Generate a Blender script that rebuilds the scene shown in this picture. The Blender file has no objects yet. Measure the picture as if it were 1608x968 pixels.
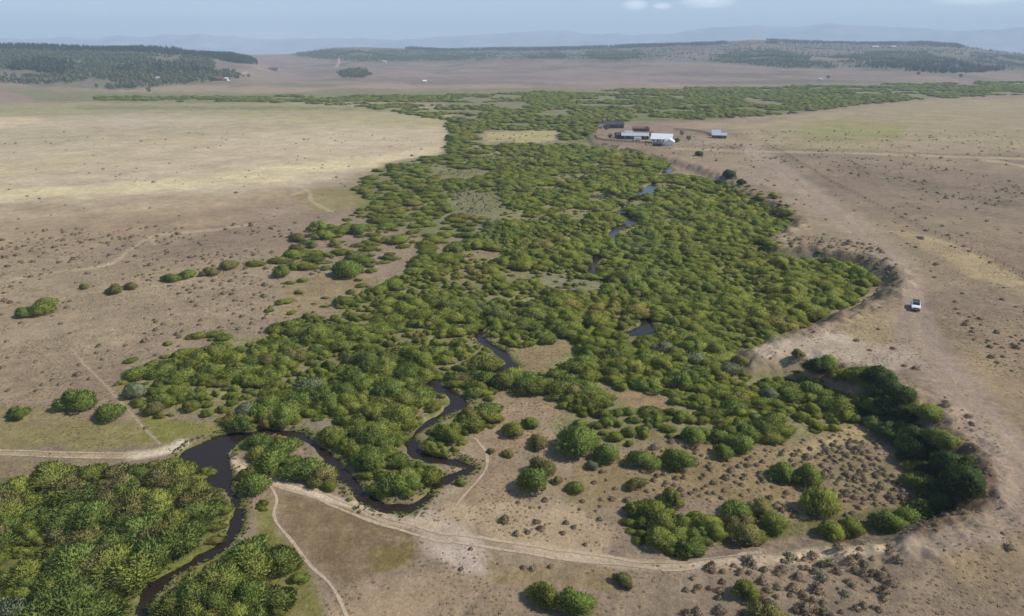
import bpy, bmesh, math, random
import numpy as np

random.seed(7)
rng = np.random.default_rng(11)
sc = bpy.context.scene
COL = sc.collection
R = math.radians

# ------------------------------------------------------------------ camera, sky, sun, exposure
W0, H0, F0 = 1608.0, 968.0, 1072.0           # photograph size and focal length in its pixels
CAMZ = 62.0
HORIZON = 80.0
PITCH = math.atan((H0 / 2 - HORIZON) / F0)   # camera looks down by this
cam_d = bpy.data.cameras.new('camera')
cam_d.sensor_width = 36.0
cam_d.lens = 36.0 * F0 / W0
cam_d.clip_start = 0.5
cam_d.clip_end = 60000
cam = bpy.data.objects.new('camera', cam_d)
COL.objects.link(cam)
cam.location = (0, 0, CAMZ)
cam.rotation_euler = (math.pi / 2 - PITCH, 0, 0)
sc.camera = cam

SUN_EL, SUN_AZ = R(47), R(-6)                # azimuth from +X (picture right) towards +Y (away)
world = bpy.data.worlds.new('World')
sc.world = world
world.use_nodes = True
wn = world.node_tree
wn.nodes.clear()
sky = wn.nodes.new('ShaderNodeTexSky')
sky.sky_type = 'NISHITA'
sky.sun_disc = False
sky.sun_elevation = SUN_EL
sky.sun_rotation = math.pi / 2 - SUN_AZ
sky.altitude = 2100
sky.air_density = 1.0
sky.dust_density = 0.7
sky.ozone_density = 1.2
bg = wn.nodes.new('ShaderNodeBackground')
bg.inputs['Strength'].default_value = 0.12
wo = wn.nodes.new('ShaderNodeOutputWorld')
wn.links.new(bg.outputs[0], wo.inputs[0])
# a few small fair-weather clouds: noise on a high flat layer (direction divided by its height)
tc = wn.nodes.new('ShaderNodeTexCoord')
sep = wn.nodes.new('ShaderNodeSeparateXYZ')
wn.links.new(tc.outputs['Generated'], sep.inputs[0])


def wmath(op, a, b=None, clamp=False):
    n = wn.nodes.new('ShaderNodeMath')
    n.operation = op
    n.use_clamp = clamp
    for i, s in enumerate((a, b)):
        if s is None:
            continue
        if isinstance(s, (int, float)):
            n.inputs[i].default_value = s
        else:
            wn.links.new(s, n.inputs[i])
    return n.outputs[0]


CLOUDS = []                                   # filled below once pixel helpers exist

sun_d = bpy.data.lights.new('sun', 'SUN')
sun_d.energy = 3.6
sun_d.angle = R(0.6)
sun_d.color = (1.0, 0.955, 0.89)
sun = bpy.data.objects.new('sun', sun_d)
COL.objects.link(sun)
sdir = np.array([math.cos(SUN_EL) * math.cos(SUN_AZ), math.cos(SUN_EL) * math.sin(SUN_AZ), math.sin(SUN_EL)])
sun.rotation_euler = (math.pi / 2 - SUN_EL, 0, SUN_AZ + math.pi / 2)
sun.location = tuple(sdir * 300)

sc.view_settings.view_transform = 'Standard'
sc.view_settings.look = 'None'
sc.view_settings.gamma = 1
sc.view_settings.use_curve_mapping = False
sc.view_settings.exposure = 0.3
sc.render.engine = 'CYCLES'
sc.cycles.use_denoising = True
sc.cycles.max_bounces = 6
sc.cycles.diffuse_bounces = 2
sc.cycles.glossy_bounces = 2
sc.cycles.transparent_max_bounces = 8
sc.cycles.volume_bounces = 1

# ------------------------------------------------------------------ picture <-> place
CP, SP = math.cos(PITCH), math.sin(PITCH)


def ray(u, v):
    x = (np.asarray(u, float) - W0 / 2) / F0
    y = (H0 / 2 - np.asarray(v, float)) / F0
    return x, CP + y * SP, -SP + y * CP


def unproj(u, v, z=0.0):
    dx, dy, dz = ray(u, v)
    t = (z - CAMZ) / dz
    return dx * t, dy * t


def project(x, y, z):
    dep = y * CP - (z - CAMZ) * SP
    dep = np.where(np.abs(dep) < 0.01, 0.01, dep)
    up = y * SP + (z - CAMZ) * CP
    return W0 / 2 + F0 * x / dep, H0 / 2 - F0 * up / dep, dep


def lin(r, g, b):
    f = lambda c: (c / 255 / 12.92) if c <= 10 else ((c / 255 + 0.055) / 1.055) ** 2.4
    return np.array([f(r), f(g), f(b)])


def hash2(ix, iy, s):
    n = (ix.astype(np.int64) * 374761393 + iy.astype(np.int64) * 668265263 + s * 974711) & 0x7fffffff
    n = ((n ^ (n >> 13)) * 1274126177) & 0x7fffffff
    n = (n ^ (n >> 16)) & 0x7fffffff
    return n / float(0x7fffffff)


def vnoise(x, y, s=0):
    x = np.asarray(x, float); y = np.asarray(y, float)
    ix, iy = np.floor(x), np.floor(y)
    fx, fy = x - ix, y - iy
    fx = fx * fx * (3 - 2 * fx); fy = fy * fy * (3 - 2 * fy)
    a = hash2(ix, iy, s); b = hash2(ix + 1, iy, s); c = hash2(ix, iy + 1, s); d = hash2(ix + 1, iy + 1, s)
    return (a + (b - a) * fx) * (1 - fy) + (c + (d - c) * fx) * fy


def fbm(x, y, s=0, o=4):
    t = 0; a = 1; n = 0
    for i in range(o):
        t = t + a * vnoise(x * 2 ** i, y * 2 ** i, s + i * 17); n += a; a *= 0.5
    return t / n          # 0..1


def sstep(a, b, x):
    t = np.clip((x - a) / (b - a), 0, 1)
    return t * t * (3 - 2 * t)


def seg_dist(px, py, pts, vals=None, closed=False):
    """distance to a polyline, with a value interpolated along it"""
    best = np.full(px.shape, 1e9); bv = np.zeros(px.shape)
    n = len(pts)
    for i in range(n if closed else n - 1):
        ax, ay = pts[i][:2]; bx, by = pts[(i + 1) % n][:2]
        dx, dy = bx - ax, by - ay
        L = dx * dx + dy * dy + 1e-12
        t = np.clip(((px - ax) * dx + (py - ay) * dy) / L, 0, 1)
        d = np.hypot(px - ax - t * dx, py - ay - t * dy)
        m = d < best
        best = np.where(m, d, best)
        if vals is not None:
            bv = np.where(m, vals[i] + (vals[(i + 1) % n] - vals[i]) * t, bv)
    return best, bv


def in_poly(px, py, pts):
    r = np.zeros(px.shape, bool)
    n = len(pts)
    for i in range(n):
        ax, ay = pts[i][:2]; bx, by = pts[(i + 1) % n][:2]
        if ay == by:
            continue
        c = ((ay > py) != (by > py)) & (px < (bx - ax) * (py - ay) / (by - ay) + ax)
        r ^= c
    return r


def smooth_line(pts, n=6):
    """Catmull-Rom through control points (any number of columns)"""
    P = np.array(pts, float)
    P = np.vstack([2 * P[0] - P[1], P, 2 * P[-1] - P[-2]])
    out = []
    for i in range(1, len(P) - 2):
        for k in range(n):
            t = k / n
            out.append(0.5 * ((2 * P[i]) + (-P[i - 1] + P[i + 1]) * t + (2 * P[i - 1] - 5 * P[i] + 4 * P[i + 1] - P[i + 2]) * t * t
                              + (-P[i - 1] + 3 * P[i] - 3 * P[i + 1] + P[i + 2]) * t ** 3))
    out.append(P[-2])
    return np.array(out)


# ------------------------------------------------------------------ sky nodes, clouds
def sky_clouds():
    sx, sy, sz = sep.outputs
    zc = wmath('MAXIMUM', sz, 0.02)
    comb = wn.nodes.new('ShaderNodeCombineXYZ')
    wn.links.new(wmath('DIVIDE', sx, zc), comb.inputs[0])
    wn.links.new(wmath('DIVIDE', sy, zc), comb.inputs[1])
    nz = wn.nodes.new('ShaderNodeTexNoise')
    nz.inputs['Scale'].default_value = 1.3
    nz.inputs['Detail'].default_value = 6
    nz.inputs['Roughness'].default_value = 0.6
    wn.links.new(comb.outputs[0], nz.inputs['Vector'])
    tot = None
    for (u, v, ru, rv) in CLOUDS:
        dx, dy, dz = ray(u, v)
        d = np.array([dx, dy, dz], float); d /= np.linalg.norm(d)
        hx, hy = d[0] / math.hypot(d[0], d[1]), d[1] / math.hypot(d[0], d[1])
        # sideways and upward offsets from the cloud's own direction
        side = wmath('ADD', wmath('MULTIPLY', sx, float(hy)), wmath('MULTIPLY', sy, float(-hx)))
        a = wmath('POWER', wmath('ABSOLUTE', wmath('MULTIPLY', side, F0 / ru)), 2.0)
        b = wmath('POWER', wmath('ABSOLUTE', wmath('MULTIPLY', wmath('SUBTRACT', sz, float(d[2])), F0 / rv)), 2.0)
        m = wmath('SUBTRACT', 1.0, wmath('ADD', a, b), True)
        tot = m if tot is None else wmath('MAXIMUM', tot, m)
    dens = wmath('MULTIPLY', tot, wmath('MULTIPLY', wmath('SUBTRACT', nz.outputs[0], 0.22), 3.6, True), True)
    mix = wn.nodes.new('ShaderNodeMixRGB')
    wn.links.new(wmath('MULTIPLY', dens, 0.75), mix.inputs[0])
    wn.links.new(sky.outputs[0], mix.inputs[1])
    mix.inputs[2].default_value = (13.0, 13.0, 13.5, 1)
    wn.links.new(mix.outputs[0], bg.inputs[0])


CLOUDS += [(998, 8, 20, 8), (1112, 2, 42, 11), (1040, 10, 16, 5), (1540, -4, 60, 10), (700, -14, 60, 12), (260, -30, 70, 14)]
sky_clouds()

# ------------------------------------------------------------------ helpers for objects


def tag(o, label=None, cat=None, group=None, kind=None):
    if label: o['label'] = label
    if cat: o['category'] = cat
    if group: o['group'] = group
    if kind: o['kind'] = kind
    return o


def link(name, me, parent=None, loc=None):
    o = bpy.data.objects.new(name, me)
    COL.objects.link(o)
    if parent is not None: o.parent = parent
    if loc is not None: o.location = loc
    return o


def mesh_np(name, V, Fq, mat=None, smooth=False):
    """mesh from vertex array and an (n,3) or (n,4) face array"""
    V = np.asarray(V, np.float32); Fq = np.asarray(Fq, np.int32)
    me = bpy.data.meshes.new(name)
    k = Fq.shape[1]
    me.vertices.add(len(V)); me.vertices.foreach_set('co', V.ravel())
    me.loops.add(Fq.size); me.loops.foreach_set('vertex_index', Fq.ravel())
    me.polygons.add(len(Fq))
    me.polygons.foreach_set('loop_start', np.arange(0, Fq.size, k, dtype=np.int32))
    me.polygons.foreach_set('loop_total', np.full(len(Fq), k, np.int32))
    if smooth:
        me.polygons.foreach_set('use_smooth', np.ones(len(Fq), bool))
    me.update(calc_edges=True)
    if mat: me.materials.append(mat)
    return me


class MB:
    """collects simple solids into one mesh"""
    def __init__(s): s.bm = bmesh.new()

    def box(s, cx, cy, cz, sx, sy, sz, rz=0.0, bevel=0.0):
        r = bmesh.ops.create_cube(s.bm, size=1.0)
        vs = r['verts']
        for v in vs:
            x, y, z = v.co.x * sx, v.co.y * sy, v.co.z * sz
            v.co = (cx + x * math.cos(rz) - y * math.sin(rz), cy + x * math.sin(rz) + y * math.cos(rz), cz + z)
        if bevel:
            es = list({e for v in vs for e in v.link_edges})
            bmesh.ops.bevel(s.bm, geom=es, offset=bevel, segments=2, affect='EDGES', profile=0.6)
        return s

    def prism(s, pts, axis, a, b):
        """closed outline extruded along an axis from a to b"""
        mk = {'x': lambda p, t: (t, p[0], p[1]), 'y': lambda p, t: (p[0], t, p[1]), 'z': lambda p, t: (p[0], p[1], t)}[axis]
        A = [s.bm.verts.new(mk(p, a)) for p in pts]; B = [s.bm.verts.new(mk(p, b)) for p in pts]
        s.bm.faces.new(A); s.bm.faces.new(B[::-1])
        n = len(pts)
        for i in range(n):
            s.bm.faces.new((A[i], B[i], B[(i + 1) % n], A[(i + 1) % n]))
        return s

    def quad(s, *p):
        s.bm.faces.new([s.bm.verts.new(q) for q in p]); return s

    def cyl(s, cx, cy, cz, r, h, axis='z', n=14, r2=None):
        ret = bmesh.ops.create_cone(s.bm, cap_ends=True, segments=n, radius1=r, radius2=r if r2 is None else r2, depth=h)
        for v in ret['verts']:
            x, y, z = v.co
            if axis == 'x': x, y, z = z, x, y
            if axis == 'y': x, y, z = x, z, y
            v.co = (cx + x, cy + y, cz + z)
        return s

    def me(s, name, mat):
        bmesh.ops.recalc_face_normals(s.bm, faces=s.bm.faces)
        m = bpy.data.meshes.new(name); s.bm.to_mesh(m); s.bm.free(); m.materials.append(mat)
        return m

    def build(s, name, mat, parent=None):
        return link(name, s.me(name, mat), parent)


def nodes_of(name):
    m = bpy.data.materials.new(name); m.use_nodes = True
    nt = m.node_tree
    return m, nt, nt.nodes['Principled BSDF']


def plain(name, col, rough=0.7, metal=0.0, var=0.25, scale=2.0):
    """painted or natural surface with a little unevenness"""
    m, nt, b = nodes_of(name)
    n = nt.nodes.new('ShaderNodeTexNoise'); n.inputs['Scale'].default_value = scale; n.inputs['Detail'].default_value = 5
    t = nt.nodes.new('ShaderNodeTexCoord'); nt.links.new(t.outputs['Object'], n.inputs['Vector'])
    r = nt.nodes.new('ShaderNodeMapRange'); r.inputs['From Min'].default_value = .3; r.inputs['From Max'].default_value = .7
    r.inputs['To Min'].default_value = 1 - var; r.inputs['To Max'].default_value = 1 + var
    nt.links.new(n.outputs[0], r.inputs[0])
    mx = nt.nodes.new('ShaderNodeMixRGB'); mx.blend_type = 'MULTIPLY'; mx.inputs[0].default_value = 1
    mx.inputs[1].default_value = (*col, 1); nt.links.new(r.outputs[0], mx.inputs[2])
    nt.links.new(mx.outputs[0], b.inputs['Base Color'])
    b.inputs['Roughness'].default_value = rough; b.inputs['Metallic'].default_value = metal
    return m


# ------------------------------------------------------------------ the lie of the land
# rim of the bench on the right of the bottomland: u, v, height of the bench there
RIM = [(640, 1060, .1), (800, 905, .2), (930, 892, .5), (1080, 884, 1.0), (1230, 868, 1.8), (1350, 853, 2.6), (1450, 842, 3.6),
       (1530, 815, 5.0), (1562, 770, 5.5), (1552, 725, 5.5), (1500, 672, 5.2), (1450, 632, 4.8), (1390, 602, 4.4), (1320, 575, 4.0),
       (1262, 560, 3.6), (1200, 556, 3.2), (1180, 543, 3.0), (1225, 528, 3.2), (1290, 512, 3.4), (1330, 492, 3.6), (1395, 462, 4.0),
       (1418, 438, 4.0), (1405, 418, 4.0), (1350, 398, 3.8), (1290, 390, 3.5), (1222, 386, 3.2), (1215, 372, 3.0), (1262, 350, 3.2), (1225, 322, 3.2),
       (1180, 302, 3.0), (1150, 282, 3.0), (1100, 262, 2.8), (1062, 250, 2.6), (1000, 238, 2.4), (935, 224, 2.2), (925, 210, 2.0), (945, 194, 2.0),
       (1060, 190, 2), (1150, 186, 2), (1250, 178, 2), (1330, 168, 2), (1450, 157, 2), (1620, 148, 2), (2200, 142, 2)]
RIMW = []
for (u, v, b) in RIM:
    x, y = unproj(u, v, b)
    RIMW.append((float(x), float(y)))
RIMB = np.array([r[2] for r in RIM])
RIMPOLY = RIMW + [(9000, RIMW[-1][1]), (9000, -3000), (RIMW[0][0], -3000)]

CREEK = [(212, 1060, 2.1), (222, 968, 2.0), (230, 935, 1.9), (265, 905, 1.6), (312, 880, 1.4), (350, 858, 1.3), (368, 832, 1.3), (374, 800, 1.4), (360, 772, 2.0),
         (338, 748, 3.4), (322, 720, 4.6), (348, 698, 3.6), (388, 684, 2.0), (425, 678, 1.4), (465, 684, 1.5), (497, 702, 1.8), (524, 728, 1.9),
         (550, 758, 2.0), (578, 788, 2.3), (625, 800, 2.3), (662, 789, 2.0), (684, 765, 1.3), (716, 747, 1.3), (736, 736, 1.4), (715, 727, 1.5), (680, 722, 1.4),
         (655, 712, 1.5), (646, 694, 1.5), (662, 672, 1.6), (703, 647, 1.9), (722, 634, 2.2), (706, 618, 2.2), (680, 607, 2.0), (690, 595, 1.5), (740, 590, 1.5),
         (785, 584, 1.8), (802, 574, 2.2), (792, 558, 2.1), (768, 543, 2.3), (753, 530, 2.2), (756, 517, 1.8), (790, 506, 1.3), (880, 512, 1.5), (960, 524, 1.6),
         (1008, 522, 3.2), (1014, 508, 2.6), (1000, 480, 1.6), (960, 452, 1.6), (928, 424, 2.2), (938, 405, 2.0), (955, 380, 1.8), (968, 360, 3.0), (992, 349, 3.2),
         (980, 337, 2.8), (985, 318, 2.2), (1016, 301, 6.0), (1030, 285, 2.2), (1049, 269, 4.0), (1040, 256, 2.0), (1000, 246, 1.8), (900, 236, 1.8)]
cl = []
HIDDEN = {(690, 595), (740, 590), (790, 506), (880, 512), (960, 524), (1000, 480), (960, 452), (955, 380), (985, 318), (1030, 285), (1040, 256), (1000, 246), (900, 236)}
for i_, (u, v, w) in enumerate(CREEK):
    w = .3 if (u, v) in HIDDEN else w * ((.38 if v > 770 and u < 400 else .48 if w < 3 else .85) if v > 500 else .6)
    x, y = unproj(u, v, -0.35)
    cl.append((float(x), float(y), w))
CREEKW = smooth_line(cl, 4)
SIDE = [(930, 309, 3.4), (955, 311, 2.2), (985, 308, 2.0), (1010, 304, 2.0)]
SIDEW = smooth_line([(*map(float, unproj(u, v, -.35)), w) for (u, v, w) in SIDE], 4)


def creek_edge(x, y):
    """distance outside the water's edge (negative in the water)"""
    d, w = seg_dist(x, y, CREEKW[:, :2], CREEKW[:, 2])
    d2, w2 = seg_dist(x, y, SIDEW[:, :2], SIDEW[:, 2])
    n = (fbm(x * .3, y * .3, 5, 3) - .5) * 2.2
    return np.minimum(d - w, d2 - w2) + n


# ridges: picture column -> picture row of the bare ground on the skyline
LEFT_R = [(-2500, 84), (-800, 80), (-200, 76), (0, 75), (120, 75), (220, 79), (300, 83), (360, 84), (388, 90), (408, 99), (430, 106), (520, 116), (700, 124), (4000, 124)]
MID_R = [(-2500, 86), (-200, 88), (300, 89), (430, 87), (462, 86), (490, 82), (525, 76), (570, 75), (650, 77), (700, 80), (770, 78), (850, 77), (930, 75), (1000, 72), (1080, 70),
         (1140, 67), (1180, 63), (1240, 66), (1300, 68), (1360, 69), (1450, 68), (1500, 72), (1550, 80), (1610, 87), (1800, 90), (4000, 92)]
LEFT_D, MID_D = 2350.0, 3900.0


def ridge_z(tab, D, x, y):
    r = np.hypot(x, y)
    # picture column of this azimuth at the horizon
    u = W0 / 2 + F0 * (x / np.maximum(y, 1e-3)) / CP
    u = np.where(y <= 0.2 * r, np.where(x > 0, 4000, -2500), u)
    v = np.interp(u, [t[0] for t in tab], [t[1] for t in tab])
    dx, dy, dz = ray(np.clip(u, -3000, 4000), v)
    return CAMZ + D * dz / np.hypot(dx, dy), u


def far_height(x, y):
    r = np.hypot(x, y)
    zl, u = ridge_z(LEFT_R, LEFT_D, x, y)
    zm, _ = ridge_z(MID_R, MID_D, x, y)
    wob = (fbm(x / 700, y / 700, 31, 3) - .5)
    r0 = 1250 + 120 * wob
    tl = (r - r0) / (LEFT_D - r0)
    S = lambda t: np.where(t < 0, 0, np.where(t < 1, np.clip(t, 0, 1) ** 1.25, np.maximum(0, 1 - (t - 1) ** 2 * 1.2)))
    r1 = 1500 + 200 * wob
    tm = (r - r1) / (MID_D - r1)
    hl = zl * S(tl); hm = zm * S(tm)
    lump = (fbm(x / 330, y / 330, 77, 4) - .5) * 44 * sstep(1400, 2400, r) * (1 - sstep(.82, 1.0, tm) * .9)
    lump = lump * np.where(tl < 1.05, 1 - sstep(.75, 1, tl) * .8, 1)
    gul = -np.abs(fbm(x / 240, y / 520, 5, 3) - .5) * 34 * sstep(1500, 2600, r) * (1 - sstep(.8, 1, tm))
    return np.maximum(hl, hm) + (lump + gul) * np.where(np.maximum(tl, tm) > 0, 1, 0) * sstep(1300, 1700, r)


def height(x, y):
    x = np.asarray(x, float); y = np.asarray(y, float)
    r = np.hypot(x, y)
    z = np.zeros(x.shape)
    z += (fbm(x / 14, y / 14, 3, 3) - .5) * .5
    near = r < 1500
    xs, ys = x[near], y[near]
    d, _ = seg_dist(xs, ys, RIMW)
    ins = in_poly(xs, ys, RIMPOLY)
    sd = np.where(ins, d, -d)
    ww = 0; bb = 0
    for (rx, ry), b in zip(RIMW, RIMB):
        w = 1 / ((xs - rx) ** 2 + (ys - ry) ** 2 + 30) ** 1.5
        ww = ww + w; bb = bb + w * b
    B = bb / ww
    sdn = sd + (fbm(xs / 5, ys / 5, 44, 3) - .5) * 3.0 * np.clip(B / 3, 0, 1)
    lift = B * sstep(-(1.0 + 1.3 * B), 0.3, sdn)
    bank = np.exp(-(sdn / 4.0) ** 2) * np.clip(B - 1.0, 0, 2)
    rough = (fbm(xs / 2.2, ys / 2.2, 9, 4) - .5) * 1.5 * bank
    ce = creek_edge(xs, ys)
    zz = z[near] * sstep(.5, 6, ce) + lift + rough
    left = sstep(0, 60, -xs - 40 - ys * .12) * 1.6 * sstep(80, 200, ys)
    zz += left * (1 - sstep(600, 1100, ys))
    zz -= 1.05 * (1 - sstep(-.7, .75, ce))
    z[near] = zz
    far = r > 1100
    z[far] += far_height(x[far], y[far]) + 2.0 * sstep(1100, 1500, r[far]) * (z[far] < 1)
    return z


def hz(x, y):
    return float(height(np.array([x]), np.array([y]))[0])


def ground_at(u, v):
    """point of the land seen at a picture position"""
    z = 0.0
    for _ in range(6):
        x, y = unproj(u, v, z)
        z = hz(float(x), float(y))
    x, y = unproj(u, v, z)
    return float(x), float(y), z


def ground_far(u, v):
    dx, dy, dz = [float(a) for a in ray(u, v)]
    n = math.hypot(dx, dy)
    rr = np.geomspace(900, 5200, 1400)
    x, y = dx / n * rr, dy / n * rr
    z = height(x, y)
    below = (CAMZ + dz / n * rr) <= z
    i = int(np.argmax(below)) if below.any() else 1100
    return float(x[i]), float(y[i]), float(z[i])


def px_per_m(x, y, z):
    return F0 / (y * CP - (z - CAMZ) * SP)


# terrain grid: rings round the point under the camera
vr = np.concatenate([np.arange(1010, 520, -2.0), np.arange(520, 132, -1.15)])
ang = PITCH - np.arctan((H0 / 2 - vr) / F0)
rad = CAMZ / np.tan(ang)
rad = np.concatenate([np.linspace(1.5, rad[0] - 1, 22), rad])
far_r = [rad[-1] * 1.009]
while far_r[-1] < 14500:
    far_r.append(far_r[-1] * (1.0085 if far_r[-1] < 5000 else 1.06))
rad = np.concatenate([rad, far_r])
azs = np.concatenate([np.arange(-50, 50.01, 0.15), np.arange(53, 307.1, 3.4)])
azs = azs[azs < 309]
NR, NA = len(rad), len(azs)
A, RR = np.meshgrid(np.radians(azs), rad)
TX, TY = RR * np.sin(A), RR * np.cos(A)
TX, TY = TX.ravel(), TY.ravel()
TZ = height(TX, TY)
ii = np.arange(NR - 1)[:, None] * NA + np.arange(NA)[None, :]
jj = np.arange(NR - 1)[:, None] * NA + (np.arange(NA)[None, :] + 1) % NA
FQ = np.stack([ii, jj, jj + NA, ii + NA], -1).reshape(-1, 4)

# ------------------------------------------------------------------ what grows and lies where (outlines read off the photograph)
TU, TV, TD = project(TX, TY, TZ)
infront = TD > 5
TU = np.where(infront, TU, np.where(TX > 0, 1900, -300)); TV = np.where(infront, TV, 1090)
TV = np.minimum(TV, 1090)
warp = np.clip((TV - 60) / 400, .12, 1)
WU = TU + (fbm(TX / 9, TY / 9, 101, 3) - .5) * 34 * warp
WV = TV + (fbm(TX / 9, TY / 9, 202, 3) - .5) * 22 * warp

COLR = np.zeros((len(TX), 3))


def blend(mask, col):
    global COLR
    m = mask[:, None]
    COLR = COLR * (1 - m) + np.asarray(col)[None, :] * m


def zone(pts, col, feather=12, strength=1.0, speck=0.0, seed=0, sc_=6.0):
    P = np.array(pts, float)
    lo, hi = P.min(0) - feather * 1.5, P.max(0) + feather * 1.5
    sel = np.nonzero((WU > lo[0]) & (WU < hi[0]) & (WV > lo[1]) & (WV < hi[1]))[0]
    if not len(sel): return
    u, v = WU[sel], WV[sel]
    k = 2.0
    d, _ = seg_dist(u, v * k, [(p[0], p[1] * k) for p in pts], None, True)
    d = np.where(in_poly(u, v, pts), d, -d)
    m = sstep(-feather, feather, d) * strength
    if speck:
        nz = fbm(TX[sel] / sc_, TY[sel] / sc_, 300 + seed, 4)
        m = m * (1 - speck + speck * sstep(.38, .62, nz))
    full = np.zeros(len(TX)); full[sel] = m
    blend(full, col)


def stroke(pts, width, col, feather=4, strength=1.0, n=5, wobble=.25):
    P = smooth_line(pts, n)
    lo, hi = P[:, :2].min(0) - width - feather * 2, P[:, :2].max(0) + width + feather * 2
    sel = np.nonzero((TU > lo[0]) & (TU < hi[0]) & (TV > lo[1]) & (TV < hi[1]))[0]
    if not len(sel): return
    k = 1.9
    d, _ = seg_dist(TU[sel], TV[sel] * k, [(p[0], p[1] * k) for p in P])
    w = width * (1 + (fbm(TX[sel] / 3, TY[sel] / 3, 64, 2) - .5) * 2 * wobble)
    full = np.zeros(len(TX)); full[sel] = (1 - sstep(w * .5 - feather * .5, w * .5 + feather, d)) * strength
    blend(full, col)


SAGE = lin(143, 123, 104); STRAW = lin(178, 160, 126); PALE = lin(178, 160, 140); DIRT = lin(164, 142, 126); GREEN = lin(98, 106, 48)
OLIVE = lin(116, 112, 64); BROWN = lin(118, 98, 72); MAUVE = lin(134, 112, 102); FLOOR = lin(126, 119, 82); MEAD = lin(146, 138, 100)
COLR[:] = SAGE * .95
big = fbm(TX / 60, TY / 60, 21, 4)
blend(sstep(.48, .68, big) * .5, lin(156, 138, 112))
blend(sstep(.52, .30, big) * .45, lin(124, 106, 92))
# dry left plain and its straw bands
zone([(-400, 190), (300, 178), (560, 172), (700, 180), (705, 215), (690, 245), (600, 262), (480, 300), (300, 330), (100, 345), (-400, 380)], lin(182, 164, 138), 26, .85)
zone([(-400, 268), (0, 252), (130, 246), (200, 258), (60, 275), (-400, 300)], STRAW, 12, .75, .3)
zone([(-400, 300), (0, 300), (150, 292), (300, 278), (420, 262), (540, 250), (640, 240), (690, 228), (690, 240), (600, 258), (430, 284), (300, 296), (150, 308), (0, 316), (-400, 330)], lin(196, 178, 142), 9, .95, .25)
zone([(380, 222), (560, 204), (690, 196), (690, 222), (560, 232), (420, 245)], lin(182, 164, 138), 16, .7, .4, 2)
zone([(-300, 186), (0, 184), (80, 186), (20, 200), (-300, 206)], lin(190, 168, 134), 6, .9)
zone([(150, 226), (330, 214), (330, 226), (160, 236)], STRAW, 9, .5, .5, 3)
zone([(0, 320), (300, 306), (480, 296), (560, 300), (430, 340), (200, 380), (0, 420)], lin(150, 128, 104), 20, .8, .4, 5)
zone([(-300, 215), (200, 196), (520, 186), (520, 200), (200, 222), (-300, 245)], lin(146, 132, 104), 14, .5, .4, 6)
# green meadow at the far end of the plain
zone([(-400, 168), (200, 160), (560, 158), (712, 165), (712, 196), (640, 200), (500, 190), (240, 178), (0, 183), (-400, 190)], MEAD, 9, .9, .3, 7)
zone([(330, 184), (700, 180), (700, 196), (520, 204)], lin(164, 152, 112), 7, .7, .5, 8)
zone([(120, 167), (460, 167), (700, 172), (700, 176), (460, 173), (120, 172)], lin(98, 104, 60), 4, .7, .5, 9)
# far flats and hills
zone([(-600, 60), (2300, 60), (2300, 150), (1100, 141), (700, 146), (240, 148), (-600, 166)], lin(134, 115, 104), 7, 1)
zone([(-600, 60), (2300, 60), (2300, 150), (1100, 141), (700, 146), (240, 148), (-600, 166)], lin(116, 108, 84), 7, .75, 1.0, 60, 260)
zone([(-600, 60), (2300, 60), (2300, 150), (1100, 141), (700, 146), (240, 148), (-600, 166)], lin(160, 138, 116), 7, .6, 1.0, 61, 120)
zone([(-600, 138), (0, 137), (120, 142), (150, 152), (80, 162), (-600, 166)], lin(140, 116, 104), 4, 1)
zone([(0, 140), (120, 143), (400, 148), (1100, 137), (1608, 132), (1608, 146), (1300, 165), (1000, 188), (700, 180), (700, 160), (240, 162), (60, 160)], lin(112, 112, 76), 5, .95, .35, 62, 40)
zone([(720, 145), (960, 142), (980, 148), (720, 152)], lin(126, 116, 90), 3, .8)
for (a, b, w) in [(120, 128, .5), (108, 112, .4), (98, 101, .4), (133, 136, .4)]:
    zone([(560, a), (900, a + 3), (1300, a - 3), (1608, a), (1608, b), (1300, b - 2), (900, b + 3), (560, b)], lin(158, 134, 120), 3, w, .8, int(a), 60)
zone([(1160, 70), (1190, 64), (1205, 70), (1190, 78), (1150, 80)], lin(170, 118, 92), 3, .9)
zone([(1230, 78), (1290, 80), (1270, 88), (1235, 86)], lin(160, 116, 96), 3, .8)
zone([(1330, 70), (1450, 72), (1455, 80), (1330, 78)], lin(160, 118, 100), 3, .7)
zone([(512, 78), (530, 76), (528, 92), (515, 90)], lin(176, 134, 106), 3, .8)
zone([(780, 92), (830, 83), (860, 90), (850, 100), (790, 104)], lin(150, 112, 98), 4, .7)
zone([(0, 78), (240, 84), (330, 92), (340, 108), (330, 128), (200, 141), (100, 138), (0, 128), (-500, 128), (-500, 78)], lin(112, 110, 88), 4, .9)
for P in ([(460, 86), (530, 76), (700, 80), (770, 86), (730, 95), (600, 97), (540, 95), (480, 90)], [(820, 86), (880, 81), (890, 92), (830, 92)],
          [(920, 82), (1000, 78), (1010, 90), (960, 97), (925, 92)], [(1110, 95), (1150, 82), (1230, 80), (1270, 95), (1310, 108), (1240, 108), (1160, 100)],
          [(1340, 105), (1380, 82), (1500, 88), (1700, 95), (1700, 105), (1560, 112), (1480, 115), (1400, 108)]):
    zone(P, lin(90, 96, 66), 3, .8)
zone([(455, 88), (520, 77), (700, 78), (1000, 71), (1180, 64), (1500, 70), (1620, 86), (1800, 90), (1800, 112), (1560, 114), (1400, 112), (1300, 108), (1150, 100), (1000, 97), (860, 95), (700, 99), (560, 99)], lin(98, 102, 78), 4, .8, .55, 70, 200)
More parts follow.
